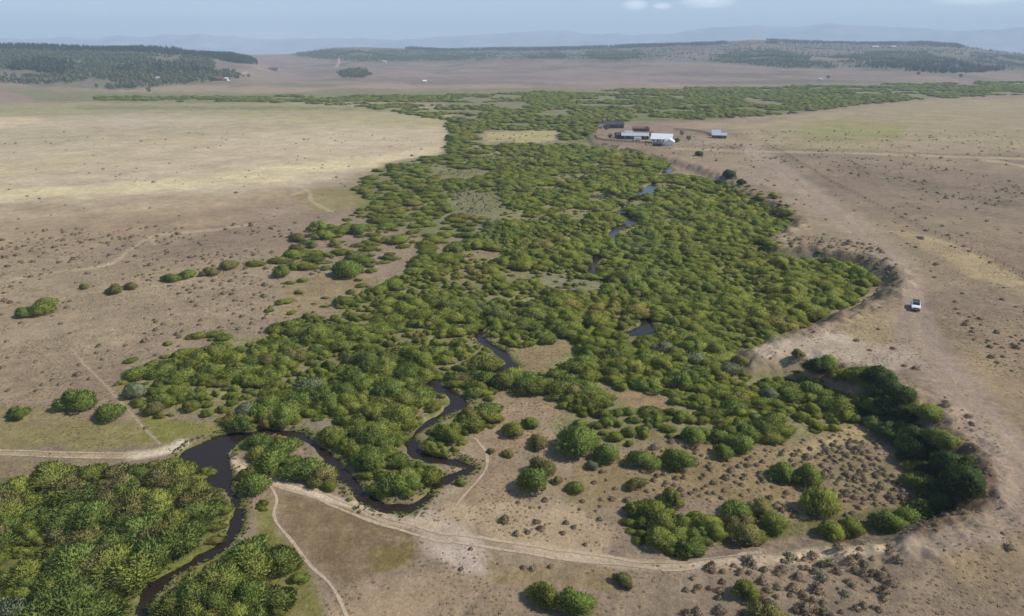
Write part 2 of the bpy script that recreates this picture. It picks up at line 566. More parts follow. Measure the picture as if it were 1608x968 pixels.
# right bench
zone([(1140, 200), (1300, 175), (1450, 158), (2300, 140), (2300, 250), (1608, 240), (1300, 238), (1240, 236), (1190, 222)], lin(150, 134, 104), 10, .9, .2, 10)
zone([(1262, 192), (1320, 188), (1420, 196), (1420, 214), (1330, 224), (1262, 222), (1250, 208)], lin(130, 130, 78), 8, .8, .4, 11)
zone([(1180, 250), (1350, 255), (1608, 268), (2300, 280), (2300, 420), (1608, 360), (1400, 300), (1240, 270)], lin(136, 116, 100), 18, .8, .3, 12)
zone([(1330, 262), (1480, 290), (1608, 310), (1608, 330), (1480, 310), (1340, 280)], lin(112, 102, 80), 8, .6, .7, 13)
zone([(1400, 360), (1470, 370), (1608, 430), (1608, 470), (1540, 440), (1460, 395)], lin(188, 164, 124), 10, .75, .4, 14)
zone([(1190, 255), (1290, 300), (1400, 370), (1440, 420), (1400, 410), (1300, 350), (1200, 290), (1090, 255)], lin(164, 144, 124), 12, .7)
zone([(1330, 500), (1420, 490), (1430, 530), (1390, 565), (1330, 560)], lin(172, 150, 112), 12, .8, .3, 15)
zone([(1460, 480), (1608, 500), (1608, 620), (1540, 600), (1480, 540)], lin(148, 126, 102), 14, .8, .3, 16)
zone([(1500, 560), (1608, 580), (1608, 700), (1560, 650)], lin(156, 134, 104), 12, .8, .3, 17)
zone([(1540, 820), (1608, 800), (1800, 820), (1800, 1090), (1420, 1090), (1400, 968), (1460, 890)], lin(152, 130, 110), 16, .9, .3, 18)
zone([(1480, 870), (1608, 850), (1608, 930), (1520, 930)], lin(170, 144, 106), 14, .6, .6, 19)
# pale bare slope of the bench nose and the graded road
zone([(1170, 545), (1240, 528), (1320, 520), (1400, 540), (1470, 570), (1400, 590), (1330, 570), (1260, 560), (1200, 566)], lin(184, 164, 144), 9, .9, .2, 20)
zone([(1150, 565), (1262, 556), (1270, 590), (1180, 585)], lin(168, 148, 118), 6, .8, .4, 21)
stroke([(1180, 236), (1230, 270), (1290, 318), (1350, 372), (1405, 415), (1432, 450), (1437, 490), (1440, 530), (1470, 575), (1520, 625), (1570, 690), (1595, 750), (1580, 800), (1520, 838), (1430, 856), (1300, 868)], 26, DIRT, 10, .9)
stroke([(1437, 500), (1440, 530), (1470, 575), (1520, 625), (1570, 690), (1600, 750), (1590, 800), (1520, 838), (1430, 860)], 62, lin(160, 138, 124), 22, .85)
stroke([(1440, 545), (1380, 560), (1310, 560), (1250, 545), (1200, 545)], 26, lin(176, 156, 138), 10, .8)
stroke([(1440, 856), (1350, 862), (1250, 874), (1130, 886), (1000, 888), (900, 872), (820, 856)], 26, lin(188, 166, 140), 12, .85)
stroke([(1060, 234), (1180, 238), (1300, 240), (1450, 245), (1620, 250), (2000, 262)], 4, lin(176, 158, 128), 3, .8)
stroke([(1545, 252), (1580, 256), (1640, 268)], 5, lin(180, 160, 130), 3, .8)
# grey stony bank under the bench
zone([(1210, 385), (1300, 388), (1380, 404), (1420, 430), (1400, 460), (1370, 470), (1372, 440), (1320, 416), (1240, 400)], lin(112, 106, 90), 6, .9, .2, 22)
zone([(1455, 640), (1510, 690), (1556, 740), (1550, 790), (1525, 790), (1530, 740), (1480, 690)], lin(110, 92, 80), 6, .9, .2, 23)
# bottomland floor
MAIN = [(180, 605), (250, 562), (330, 540), (420, 530), (428, 512), (490, 490), (520, 500), (528, 468), (590, 455), (628, 428), (650, 402), (735, 380), (765, 350), (800, 330), (782, 300), (790, 270), (745, 250),
        (700, 238), (704, 215), (735, 205), (760, 222), (880, 225), (930, 225), (1040, 250), (1060, 272), (1130, 285), (1190, 308), (1252, 345), (1205, 378), (1240, 398), (1330, 415), (1375, 432), (1360, 462), (1300, 490),
        (1270, 515), (1200, 535), (1160, 560), (1170, 580), (1270, 590), (1335, 630), (1362, 672), (1290, 682), (1220, 695), (1160, 704), (1110, 690), (1050, 690), (985, 702), (905, 690), (870, 670), (845, 640), (800, 610),
        (760, 640), (790, 660), (740, 695), (712, 715), (690, 720), (640, 730), (560, 760), (480, 700), (430, 676), (360, 672), (300, 650), (240, 655), (190, 630)]
zone(MAIN, FLOOR, 8, .95)
zone([(555, 300), (600, 262), (700, 240), (800, 250), (810, 330), (760, 350), (690, 385), (620, 360), (560, 335)], lin(104, 106, 62), 12, .9, .2, 24)
zone([(640, 300), (760, 300), (800, 350), (760, 390), (660, 360)], lin(112, 112, 82), 12, .6, .4, 25)
zone([(455, 305), (560, 292), (590, 320), (500, 335)], lin(120, 112, 64), 9, .7, .3, 26)
zone([(765, 208), (878, 206), (868, 222), (768, 223)], lin(160, 148, 104), 2.5, 1)
zone([(700, 190), (900, 180), (1300, 160), (1300, 172), (1130, 188), (940, 195), (925, 225), (890, 226), (884, 205), (762, 204), (705, 208)], lin(104, 106, 66), 5, .9)
zone([(700, 395), (760, 385), (800, 400), (720, 410)], lin(136, 116, 92), 8, .7)
zone([(820, 425), (960, 440), (900, 462), (820, 455)], lin(120, 116, 92), 8, .8, .3, 28)
zone([(470, 430), (620, 435), (600, 455), (520, 480), (440, 500), (440, 460)], lin(142, 122, 84), 10, .7, .3, 27)
CLEARS = [
    [(770, 606), (850, 622), (885, 650), (850, 672), (862, 700), (810, 715), (800, 790), (700, 790), (735, 760), (752, 712), (722, 694), (785, 664), (790, 640)],
    [(815, 548), (880, 536), (898, 553), (872, 578), (838, 592), (812, 582), (806, 566)],
    [(980, 612), (1052, 622), (1046, 640), (1000, 640), (960, 624)],
    [(470, 664), (520, 660), (522, 672), (478, 676)],
    [(1000, 712), (1050, 690), (1110, 694), (1160, 706), (1220, 698), (1290, 684), (1350, 664), (1372, 690), (1400, 735), (1432, 790), (1340, 812), (1250, 815), (1160, 785), (1120, 795), (1060, 780), (960, 795), (900, 800), (880, 770), (900, 730)],
    [(790, 420), (830, 428), (820, 440), (785, 432)], [(762, 206), (880, 204), (872, 224), (766, 225)],
    [(840, 430), (900, 436), (950, 444), (930, 456), (870, 452)], [(720, 300), (775, 306), (790, 330), (745, 340), (715, 322)], [(730, 392), (790, 396), (770, 408), (730, 405)],
    [(690, 262), (760, 268), (745, 278), (690, 276)], [(930, 300), (950, 303), (948, 316), (930, 314)],
]
zone(CLEARS[0], lin(146, 122, 98), 7, .95, .15, 30)
zone(CLEARS[1], lin(138, 114, 86), 6, .9, .35, 71, 3)
zone(CLEARS[2], lin(142, 116, 86), 6, .9, .35, 72, 3)
zone(CLEARS[3], lin(138, 124, 106), 4, .9)
zone(CLEARS[4], lin(138, 118, 86), 9, .95, .2, 31)
zone([(1080, 720), (1200, 735), (1240, 780), (1160, 790), (1090, 760)], lin(124, 104, 74), 12, .6, .5, 32)
zone([(1230, 712), (1290, 684), (1352, 664), (1372, 690), (1300, 700), (1240, 725)], lin(166, 146, 108), 8, .85, .3, 33)
zone([(1290, 700), (1372, 692), (1420, 775), (1340, 800), (1300, 760)], lin(128, 112, 88), 6, .9, .3, 34)
zone([(1440, 770), (1530, 795), (1470, 825), (1250, 842), (1130, 858), (1130, 840), (1250, 815), (1400, 800)], lin(96, 94, 52), 8, .8)
# near ground
zone([(-300, 520), (160, 560), (170, 610), (200, 660), (180, 700), (-300, 700)], lin(138, 118, 96), 16, .6, .3, 35)
zone([(-300, 640), (60, 640), (190, 660), (300, 660), (300, 690), (250, 700), (-300, 712)], lin(128, 118, 68), 12, .8, .3, 36)
zone([(230, 656), (380, 672), (370, 690), (280, 695), (225, 690)], lin(120, 118, 56), 8, .9, .2, 37)
zone([(-300, 720), (200, 722), (180, 740), (-300, 790)], lin(132, 118, 84), 10, .7, .3, 38)
zone([(-300, 770), (60, 748), (340, 740), (372, 800), (360, 870), (260, 900), (200, 1090), (-300, 1090)], lin(96, 100, 48), 12, .95)
zone([(280, 895), (400, 850), (392, 800), (410, 780), (430, 830), (480, 890), (500, 968), (520, 1090), (220, 1090)], lin(112, 108, 52), 10, .9)
zone([(425, 775), (540, 795), (640, 828), (650, 870), (590, 900), (530, 925), (470, 870), (438, 825)], lin(116, 96, 68), 15, .92, .2, 39)
zone([(570, 860), (650, 850), (640, 890), (580, 900)], lin(116, 102, 58), 9, .7, .4, 40)
zone([(640, 815), (680, 800), (760, 850), (790, 900), (720, 900), (660, 860)], lin(184, 164, 150), 13, .9, .35, 41)
zone([(700, 790), (900, 790), (960, 840), (940, 876), (800, 850), (690, 812)], lin(170, 146, 118), 12, .8, .3, 42)
zone([(500, 968), (560, 910), (700, 900), (820, 900), (820, 1090), (520, 1090)], lin(158, 134, 108), 14, .8, .4, 43)
zone([(760, 875), (960, 892), (960, 930), (780, 915)], lin(134, 114, 76), 10, .7, .4, 44)
zone([(980, 900), (1400, 868), (1400, 1000), (960, 1000)], lin(148, 128, 108), 12, .7, .4, 45)
# green margins of the creek
ce_t = np.full(len(TX), 99.0)
ns = (np.hypot(TX, TY) < 620) & (TY > 20)
ce_t[ns] = creek_edge(TX[ns], TY[ns])
blend((1 - sstep(.4, 2.0, ce_t)) * sstep(.3, .6, fbm(TX / 3, TY / 3, 8, 3)) * .85, lin(98, 100, 46))
zone([(352, 690), (378, 684), (392, 692), (385, 712), (372, 716), (354, 702)], lin(112, 122, 52), 4, 1)
# gravel at the ford, and muddy bed
stroke([(205, 716), (240, 713), (272, 704), (286, 696)], 19, lin(206, 188, 164), 7, .95)
stroke([(355, 712), (372, 730), (400, 744), (450, 762), (520, 784), (560, 796)], 17, lin(198, 176, 148), 7, .9)
stroke([(560, 794), (620, 818), (680, 824)], 26, lin(184, 162, 138), 10, .8)
blend((1 - sstep(-.5, .2, ce_t)), lin(58, 46, 34))
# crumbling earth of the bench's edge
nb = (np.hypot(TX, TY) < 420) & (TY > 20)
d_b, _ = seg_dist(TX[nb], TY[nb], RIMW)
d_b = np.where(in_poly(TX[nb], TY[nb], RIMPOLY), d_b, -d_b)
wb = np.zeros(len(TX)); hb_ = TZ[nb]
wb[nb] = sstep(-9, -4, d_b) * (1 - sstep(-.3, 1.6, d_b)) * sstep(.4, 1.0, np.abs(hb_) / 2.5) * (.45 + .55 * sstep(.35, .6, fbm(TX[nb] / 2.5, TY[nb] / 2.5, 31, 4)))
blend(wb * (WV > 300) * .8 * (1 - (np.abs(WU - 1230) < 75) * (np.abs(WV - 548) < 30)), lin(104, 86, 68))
# trails worn across the plain
for P, w in ([(20, 440), (90, 428), (170, 416), (205, 392), (238, 372), (280, 366), (330, 362), (400, 352)], 5), ([(175, 414), (150, 420), (120, 424)], 5), ([(238, 372), (242, 384)], 4), \
        ([(112, 548), (135, 575), (165, 604), (188, 630), (215, 660), (250, 697)], 4), ([(460, 306), (485, 300), (490, 316), (520, 332)], 5):
    stroke(P, w, lin(178, 156, 128), 3, .55)
stroke([(-200, 714), (0, 712), (100, 714), (205, 717)], 9, lin(176, 156, 118), 5, .8)
stroke([(528, 106), (533, 94), (524, 80)], 2.5, lin(206, 170, 140), 1.5, .9)
stroke([(375, 120), (388, 113)], 2.5, lin(206, 170, 140), 1.5, .9)
stroke([(240, 126), (300, 126), (345, 128)], 2.0, lin(180, 158, 120), 1.5, .8)

m_ground, nt, b = nodes_of('ground_soil')
at = nt.nodes.new('ShaderNodeAttribute'); at.attribute_name = 'soil'
geo = nt.nodes.new('ShaderNodeNewGeometry')


def noise_val(nt, vec, scale, lo, hi, detail=4, rough=.6, fmin=.3, fmax=.7):
    n = nt.nodes.new('ShaderNodeTexNoise'); n.inputs['Scale'].default_value = scale; n.inputs['Detail'].default_value = detail
    n.inputs['Roughness'].default_value = rough
    nt.links.new(vec, n.inputs['Vector'])
    r = nt.nodes.new('ShaderNodeMapRange')
    r.inputs['From Min'].default_value = fmin; r.inputs['From Max'].default_value = fmax
    r.inputs['To Min'].default_value = lo; r.inputs['To Max'].default_value = hi
    nt.links.new(n.outputs[0], r.inputs[0])
    return r.outputs[0]


def mul(nt, a, f):
    mx = nt.nodes.new('ShaderNodeMixRGB'); mx.blend_type = 'MULTIPLY'; mx.inputs[0].default_value = 1
    nt.links.new(a, mx.inputs[1]); nt.links.new(f, mx.inputs[2])
    return mx.outputs[0]


c = mul(nt, at.outputs['Color'], noise_val(nt, geo.outputs['Position'], .045, .84, 1.14, 3))
c = mul(nt, c, noise_val(nt, geo.outputs['Position'], .14, .86, 1.13, 8, .8))
c = mul(nt, c, noise_val(nt, geo.outputs['Position'], .38, .80, 1.18, 5, .7))
c = mul(nt, c, noise_val(nt, geo.outputs['Position'], 2.1, .72, 1.24, 5, .75))
# scattered dead-grass tint
mx = nt.nodes.new('ShaderNodeMixRGB'); mx.blend_type = 'MIX'
nt.links.new(noise_val(nt, geo.outputs['Position'], .55, 0, .36, 6, .75, .5, .68), mx.inputs[0])
nt.links.new(c, mx.inputs[1]); mx.inputs[2].default_value = (*lin(192, 168, 126), 1)
mx2 = nt.nodes.new('ShaderNodeMixRGB'); mx2.blend_type = 'MIX'
nt.links.new(noise_val(nt, geo.outputs['Position'], .6, 0, .5, 6, .8, .58, .7), mx2.inputs[0])
nt.links.new(mx.outputs[0], mx2.inputs[1]); mx2.inputs[2].default_value = (*lin(104, 88, 70), 1)
nt.links.new(mx2.outputs[0], b.inputs['Base Color'])
b.inputs['Roughness'].default_value = 0.95
b.inputs['Specular IOR Level'].default_value = 0.1
bp = nt.nodes.new('ShaderNodeBump'); bp.inputs['Strength'].default_value = .6; bp.inputs['Distance'].default_value = .25
nt.links.new(noise_val(nt, geo.outputs['Position'], 1.3, 0, 1, 6, .75), bp.inputs['Height'])
nt.links.new(bp.outputs[0], b.inputs['Normal'])

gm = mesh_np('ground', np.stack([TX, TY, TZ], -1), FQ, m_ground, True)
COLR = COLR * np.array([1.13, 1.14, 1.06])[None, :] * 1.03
# the soil of the right bench is a deeper brown than the plain's; far ground is tinted darker and bluer with distance
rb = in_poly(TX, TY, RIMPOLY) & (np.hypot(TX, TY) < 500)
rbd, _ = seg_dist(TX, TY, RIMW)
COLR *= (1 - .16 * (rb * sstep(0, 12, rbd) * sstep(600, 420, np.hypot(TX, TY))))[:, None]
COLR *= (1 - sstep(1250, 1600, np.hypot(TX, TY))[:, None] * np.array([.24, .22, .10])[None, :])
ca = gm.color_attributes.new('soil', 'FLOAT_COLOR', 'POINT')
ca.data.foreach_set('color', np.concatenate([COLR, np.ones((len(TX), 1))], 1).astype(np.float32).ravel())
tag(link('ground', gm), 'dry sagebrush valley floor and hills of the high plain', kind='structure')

# ------------------------------------------------------------------ creek water
m_water, nt, b = nodes_of('creek_water')
b.inputs['Base Color'].default_value = (.026, .018, .012, 1)
b.inputs['Roughness'].default_value = .06
b.inputs['IOR'].default_value = 1.33
tcw = nt.nodes.new('ShaderNodeNewGeometry')
bp = nt.nodes.new('ShaderNodeBump'); bp.inputs['Strength'].default_value = .25; bp.inputs['Distance'].default_value = .05
nt.links.new(noise_val(nt, tcw.outputs['Position'], 2.5, 0, 1, 3), bp.inputs['Height'])
nt.links.new(bp.outputs[0], b.inputs['Normal'])
g = .6
gx, gy = np.meshgrid(np.arange(-60, 125, g), np.arange(50, 520, g))
wc = creek_edge((gx + g / 2).ravel(), (gy + g / 2).ravel()) < .75
idx = np.nonzero(wc)[0]
x0, y0 = gx.ravel()[idx], gy.ravel()[idx]
nx = gx.shape[1]
vid = {}
keys = np.stack([idx, idx + 1, idx + 1 + (nx + 1) * 0, idx], -1)
ci, cj = idx % nx, idx // nx
cor = np.stack([cj * (nx + 1) + ci, cj * (nx + 1) + ci + 1, (cj + 1) * (nx + 1) + ci + 1, (cj + 1) * (nx + 1) + ci], -1)
uq, inv = np.unique(cor.ravel(), return_inverse=True)
wx = -60 + (uq % (nx + 1)) * g; wy = 50 + (uq // (nx + 1)) * g
tag(link('creek', mesh_np('creek', np.stack([wx, wy, np.full(len(wx), -.38)], -1), inv.reshape(-1, 4), m_water, True)),
    'dark meandering creek winding between the willows', kind='structure')

# ------------------------------------------------------------------ wheel tracks and foot trails
m_track, nt, b = nodes_of('worn_dirt')
geo = nt.nodes.new('ShaderNodeNewGeometry')
rgb = nt.nodes.new('ShaderNodeRGB'); rgb.outputs[0].default_value = (*lin(186, 164, 136), 1)
c = mul(nt, rgb.outputs[0], noise_val(nt, geo.outputs['Position'], .5, .82, 1.1, 5, .7))
c = mul(nt, c, noise_val(nt, geo.outputs['Position'], 3.0, .85, 1.1, 4, .7))
nt.links.new(c, b.inputs['Base Color']); b.inputs['Roughness'].default_value = .95
b.inputs['Specular IOR Level'].default_value = 0.1
at = nt.nodes.new('ShaderNodeAttribute'); at.attribute_name = 'wear'
ad = nt.nodes.new('ShaderNodeMath'); ad.operation = 'MULTIPLY'
nt.links.new(at.outputs['Fac'], ad.inputs[0]); nt.links.new(noise_val(nt, geo.outputs['Position'], 1.2, .35, 1.7, 5, .75), ad.inputs[1])
mr = nt.nodes.new('ShaderNodeMapRange'); mr.inputs['From Min'].default_value = .15; mr.inputs['From Max'].default_value = .75
nt.links.new(ad.outputs[0], mr.inputs[0])
nt.links.new(mr.outputs[0], b.inputs['Alpha'])


def ribbon(name, label, lines, half, offs=(0,), strength=1.0):
    Vs, Fs, Ws, n0 = [], [], [], 0
    for pts in lines:
        P = np.array([ground_at(u, v)[:2] for u, v in pts])
        P = smooth_line(P, 10)
        T = np.gradient(P, axis=0); T /= np.linalg.norm(T, axis=1)[:, None] + 1e-9
        N = np.stack([-T[:, 1], T[:, 0]], -1)
        for o in offs:
            wv = half * (1 + (vnoise(P[:, 0] * .4, P[:, 1] * .4, 3) - .5) * .8)
            ctr = P + N * (o + (vnoise(P[:, 0] * .2, P[:, 1] * .2, 13) - .5) * .6)[:, None]
            cols = []
            for s in (-1, -.45, .45, 1):
                q = ctr + N * (s * wv)[:, None]
                z = height(q[:, 0], q[:, 1]) + .05
                cols.append(np.stack([q[:, 0], q[:, 1], z], -1))
            V = np.stack(cols, 1).reshape(-1, 3)
            m = len(P)
            f = [(n0 + i * 4 + k, n0 + i * 4 + k + 1, n0 + i * 4 + k + 5, n0 + i * 4 + k + 4) for i in range(m - 1) for k in range(3)]
            Vs.append(V); Fs += f; Ws.append(np.tile([0, strength, strength, 0], m)); n0 += m * 4
    me = mesh_np(name, np.concatenate(Vs), Fs, m_track, True)
    a = me.attributes.new('wear', 'FLOAT', 'POINT'); a.data.foreach_set('value', np.concatenate(Ws).astype(np.float32))
    return tag(link(name, me), label, kind='structure')


LOWER = [(374, 731), (400, 745), (440, 760), (490, 776), (540, 794), (600, 818), (660, 836), (720, 847), (800, 858), (880, 870), (960, 882), (1040, 888), (1120, 884), (1200, 874)]
ribbon('dirt_track', 'two rut dirt track running from the ford past the willows', [LOWER], .34, (-.8, .8), .8)
ribbon('dirt_track', 'faint two rut track crossing the grass left of the ford', [[(-120, 715), (0, 712), (70, 713), (140, 715), (212, 717)]], .32, (-.7, .7), .7)
ribbon('dirt_track', 'worn pale vehicle road along the edge of the right bench', [[(1230, 268), (1290, 316), (1350, 370), (1405, 414), (1430, 448), (1437, 490), (1441, 530), (1470, 575), (1520, 625), (1566, 690), (1590, 750), (1575, 800), (1510, 838), (1430, 858)]], 2.3, (0,), .42)
ribbon('foot_trail', 'narrow pale foot trail curving down from the track through brown meadow', [[(404, 748), (424, 764), (434, 785), (432, 810), (444, 836), (466, 864), (492, 890), (516, 912), (534, 938), (548, 970), (560, 1010)]], .28, (0,), .95)
ribbon('foot_trail', 'short pale game trail beside the inner creek bend', [[(716, 796), (748, 756), (763, 735), (764, 712), (752, 694), (744, 688)]], .32, (0,), .8)
ribbon('foot_trail', 'faint game trail running down the left slope to the ford', [[(112, 548), (135, 575), (165, 604), (188, 630), (215, 660), (238, 684), (252, 698)]], .3, (0,), .5)

# ------------------------------------------------------------------ plants: materials


def leaf_mat(name, cols, rand=True, trans=.38):
    m, nt, b = nodes_of(name)
    oi = nt.nodes.new('ShaderNodeObjectInfo'); geo = nt.nodes.new('ShaderNodeNewGeometry')
    ramp = nt.nodes.new('ShaderNodeValToRGB')
    e = ramp.color_ramp.elements
    while len(e) < len(cols): e.new(.5)
    for i, cc in enumerate(cols):
        e[i].position = i / max(1, len(cols) - 1); e[i].color = (*cc, 1)
    # tone of the whole plant: where it grows, and chance
    ln = noise_val(nt, oi.outputs['Location'], .035, 0, 1, 2, .5, .32, .68)
    m1 = nt.nodes.new('ShaderNodeMath'); m1.operation = 'MULTIPLY'; nt.links.new(ln, m1.inputs[0]); m1.inputs[1].default_value = .55
    m2 = nt.nodes.new('ShaderNodeMath'); m2.operation = 'MULTIPLY_ADD'; nt.links.new(oi.outputs['Random'], m2.inputs[0]); m2.inputs[1].default_value = .45
    nt.links.new(m1.outputs[0], m2.inputs[2])
    m3 = nt.nodes.new('ShaderNodeMath'); m3.operation = 'ADD'; nt.links.new(m2.outputs[0], m3.inputs[0])
    nt.links.new(noise_val(nt, geo.outputs['Position'], .55, -.05, .2, 3), m3.inputs[1])
    nt.links.new(m3.outputs[0], ramp.inputs[0])
    at = nt.nodes.new('ShaderNodeAttribute'); at.attribute_name = 'leaf'
    mr = nt.nodes.new('ShaderNodeMapRange'); mr.inputs['To Min'].default_value = .74; mr.inputs['To Max'].default_value = 1.26
    nt.links.new(at.outputs['Fac'], mr.inputs[0])
    c = mul(nt, ramp.outputs[0], mr.outputs[0])
    # each plant a little paler or deeper than the next
    vm = nt.nodes.new('ShaderNodeVectorMath'); vm.operation = 'SCALE'; nt.links.new(oi.outputs['Location'], vm.inputs[0]); vm.inputs['Scale'].default_value = 7.31
    wn_ = nt.nodes.new('ShaderNodeTexWhiteNoise'); nt.links.new(vm.outputs[0], wn_.inputs[0])
    mr2 = nt.nodes.new('ShaderNodeMapRange'); mr2.inputs['To Min'].default_value = .82; mr2.inputs['To Max'].default_value = 1.18
    nt.links.new(wn_.outputs['Value'], mr2.inputs[0])
    c = mul(nt, c, mr2.outputs[0])
    nt.links.new(c, b.inputs['Base Color'])
    b.inputs['Roughness'].default_value = .7; b.inputs['Specular IOR Level'].default_value = .2
    if trans:
        tr = nt.nodes.new('ShaderNodeBsdfTranslucent'); nt.links.new(c, tr.inputs[0])
        ms = nt.nodes.new('ShaderNodeMixShader'); ms.inputs[0].default_value = trans
        out = nt.nodes['Material Output']
        nt.links.new(b.outputs[0], ms.inputs[1]); nt.links.new(tr.outputs[0], ms.inputs[2]); nt.links.new(ms.outputs[0], out.inputs[0])
    return m


M_W = leaf_mat('willow_leaf', [(0.310, 0.342, 0.166), (0.257, 0.302, 0.079), (0.280, 0.332, 0.071), (0.319, 0.362, 0.073), (0.358, 0.369, 0.077), (0.391, 0.340, 0.112)])
M_GREEN = leaf_mat('willow_leaf_green', [(0.238, 0.302, 0.075), (0.273, 0.340, 0.077)])
M_YEL = leaf_mat('willow_leaf_yellow', [(0.310, 0.358, 0.075), (0.348, 0.366, 0.086)])
M_BRN = leaf_mat('willow_leaf_brown', [(0.310, 0.302, 0.102), (0.348, 0.312, 0.120)])
M_GREY = leaf_mat('willow_leaf_grey', [(.270, .305, .160), (.295, .325, .180)])
M_DARK = leaf_mat('willow_leaf_dark', [(.105, .150, .052), (.128, .172, .052)])
M_STEM = plain('willow_bark', (.13, .10, .075), .9)
M_SAGE = leaf_mat('sagebrush_leaf', [(.34, .31, .22), (.38, .32, .23), (.34, .27, .18), (.29, .30, .19)], trans=.3)
M_GRASS = leaf_mat('grass_blade', [(.40, .32, .20), (.37, .29, .175), (.34, .275, .145)], trans=.45)
M_SEDGE = leaf_mat('sedge_blade', [(.20, .215, .05), (.16, .185, .05), (.22, .21, .07)], trans=.3)
M_CON = leaf_mat('conifer_needle', [(.045, .075, .035), (.060, .090, .042)], trans=0)
M_ASP = leaf_mat('aspen_leaf', [(.17, .19, .095), (.15, .185, .080), (.20, .20, .13)], trans=.2)
M_TRUNK = plain('tree_bark', (.14, .11, .09), .9)


def leafy(name, pos, nrm, length, width, updir, mat, leafv, nmix=.6):
    """kite-shaped leaf sprays at pos, long axis updir, shaded partly by the crown's outward normal"""
    n = len(pos)
    side = np.cross(updir, nrm + rng.normal(0, .6, (n, 3)))
    side /= np.linalg.norm(side, axis=1)[:, None] + 1e-9
    a = pos - updir * (length * .4)[:, None]
    t = pos + updir * (length * .6)[:, None]
    bulge = np.cross(side, updir) * (length * .12)[:, None]
    l = pos - side * (width * .5)[:, None] + bulge
    r = pos + side * (width * .5)[:, None] + bulge
    V = np.stack([a, r, t, l], 1).reshape(-1, 3)
    base = np.arange(n) * 4
    Fq = np.stack([base, base + 1, base + 2, base + 3], -1)
    inward = (np.cross(side, updir) * nrm).sum(1) < 0          # faces look outward from the crown
    Fq[inward] = Fq[inward][:, ::-1]
    me = mesh_np(name, V, Fq, mat, True)
    fn = np.cross(side, updir); fn *= np.sign((fn * nrm).sum(1) + 1e-9)[:, None]
    sn = nrm * nmix + fn * (1 - nmix); sn /= np.linalg.norm(sn, axis=1)[:, None]
    me.normals_split_custom_set_from_vertices(np.repeat(sn, 4, 0).tolist())
    la = me.attributes.new('leaf', 'FLOAT', 'POINT')
    la.data.foreach_set('value', np.repeat(leafv, 4).astype(np.float32))
    return me


def willow_crown(seed, n_lobes, n_leaf, rx, h, slim=1.12):
    """a many-stemmed mound about rx wide (radius) and h tall"""
    g = np.random.default_rng(seed)
    lob = []
    for i in range(n_lobes):
        a = g.uniform(0, 2 * math.pi); q = rx * .72 * math.sqrt(g.uniform(0, 1))
        f = 1 - .62 * (q / rx) ** 1.4
        lh = h * f * g.uniform(.72, 1.08)
        lr = g.uniform(.20, .50) * rx * slim
        lob.append((q * math.cos(a), q * math.sin(a), lh, lr))
    lob = np.array(lob)
    k = g.choice(n_lobes, n_leaf, p=(lob[:, 3] ** 1.5 * lob[:, 2]) / (lob[:, 3] ** 1.5 * lob[:, 2]).sum())
    L = lob[k]
    d = g.normal(0, 1, (n_leaf, 3)); d[:, 2] = np.abs(d[:, 2]) * .9 - .25
    d /= np.linalg.norm(d, axis=1)[:, None]
    rr = np.where(g.uniform(0, 1, n_leaf) < .25, g.uniform(.85, 1.25, n_leaf), g.uniform(.62, 1.04, n_leaf) ** .7)
    cz = L[:, 2] * .50
    pos = np.stack([L[:, 0] + d[:, 0] * L[:, 3] * rr, L[:, 1] + d[:, 1] * L[:, 3] * rr, np.maximum(.08, cz + d[:, 2] * cz * rr)], -1)
    nrm = d.copy(); nrm += np.stack([pos[:, 0] / rx * .5, pos[:, 1] / rx * .5, np.full(n_leaf, .15)], -1)
    nrm /= np.linalg.norm(nrm, axis=1)[:, None]
    up = np.stack([pos[:, 0] * .35 + d[:, 0] * .3, pos[:, 1] * .35 + d[:, 1] * .3, np.full(n_leaf, 1.0)], -1) + g.normal(0, .3, (n_leaf, 3))
    up /= np.linalg.norm(up, axis=1)[:, None]
    length = g.uniform(.22, .56, n_leaf); width = length * g.uniform(.2, .38, n_leaf)
    lv = np.clip(g.normal(.5, .17, n_leaf) + (hash2(k, k * 3, seed) - .5) * .35, 0, 1)
    return leafy('foliage', pos, nrm, length, width, up, M_W, lv, .82), lob


def willow_stems(seed, lob):
    g = np.random.default_rng(seed)
    V, Fs = [], []
    for (x, y, h, r) in lob:
        for j in range(3):
            bx, by = x * .25 + g.normal(0, .12), y * .25 + g.normal(0, .12)
            tx, ty, tz = x + g.normal(0, r * .4), y + g.normal(0, r * .4), h * g.uniform(.6, .9)
            rings = [(bx, by, -.15, .06), ((bx + tx) * .45, (by + ty) * .45, tz * .5, .042), (tx, ty, tz, .012)]
            n0 = len(V)
            for (cx, cy, cz, rad_) in rings:
                for s in range(4):
                    V.append((cx + rad_ * math.cos(s * 1.571), cy + rad_ * math.sin(s * 1.571), cz))
            for q in range(2):
                for s in range(4):
                    Fs.append((n0 + q * 4 + s, n0 + q * 4 + (s + 1) % 4, n0 + q * 4 + 4 + (s + 1) % 4, n0 + q * 4 + 4 + s))
    return mesh_np('stems', V, Fs, M_STEM, True)


WILLOW = []                       # (foliage mesh, stem mesh); each about 2.5 m in radius and 2.7 m tall
for i in range(10):
    nl = [10, 13, 15, 9, 17, 12, 14, 16, 11, 18][i]
    fol, lob = willow_crown(100 + i, nl, 8000, 2.5, 2.75 + .12 * (i % 3))
    WILLOW.append((fol, willow_stems(200 + i, lob)))


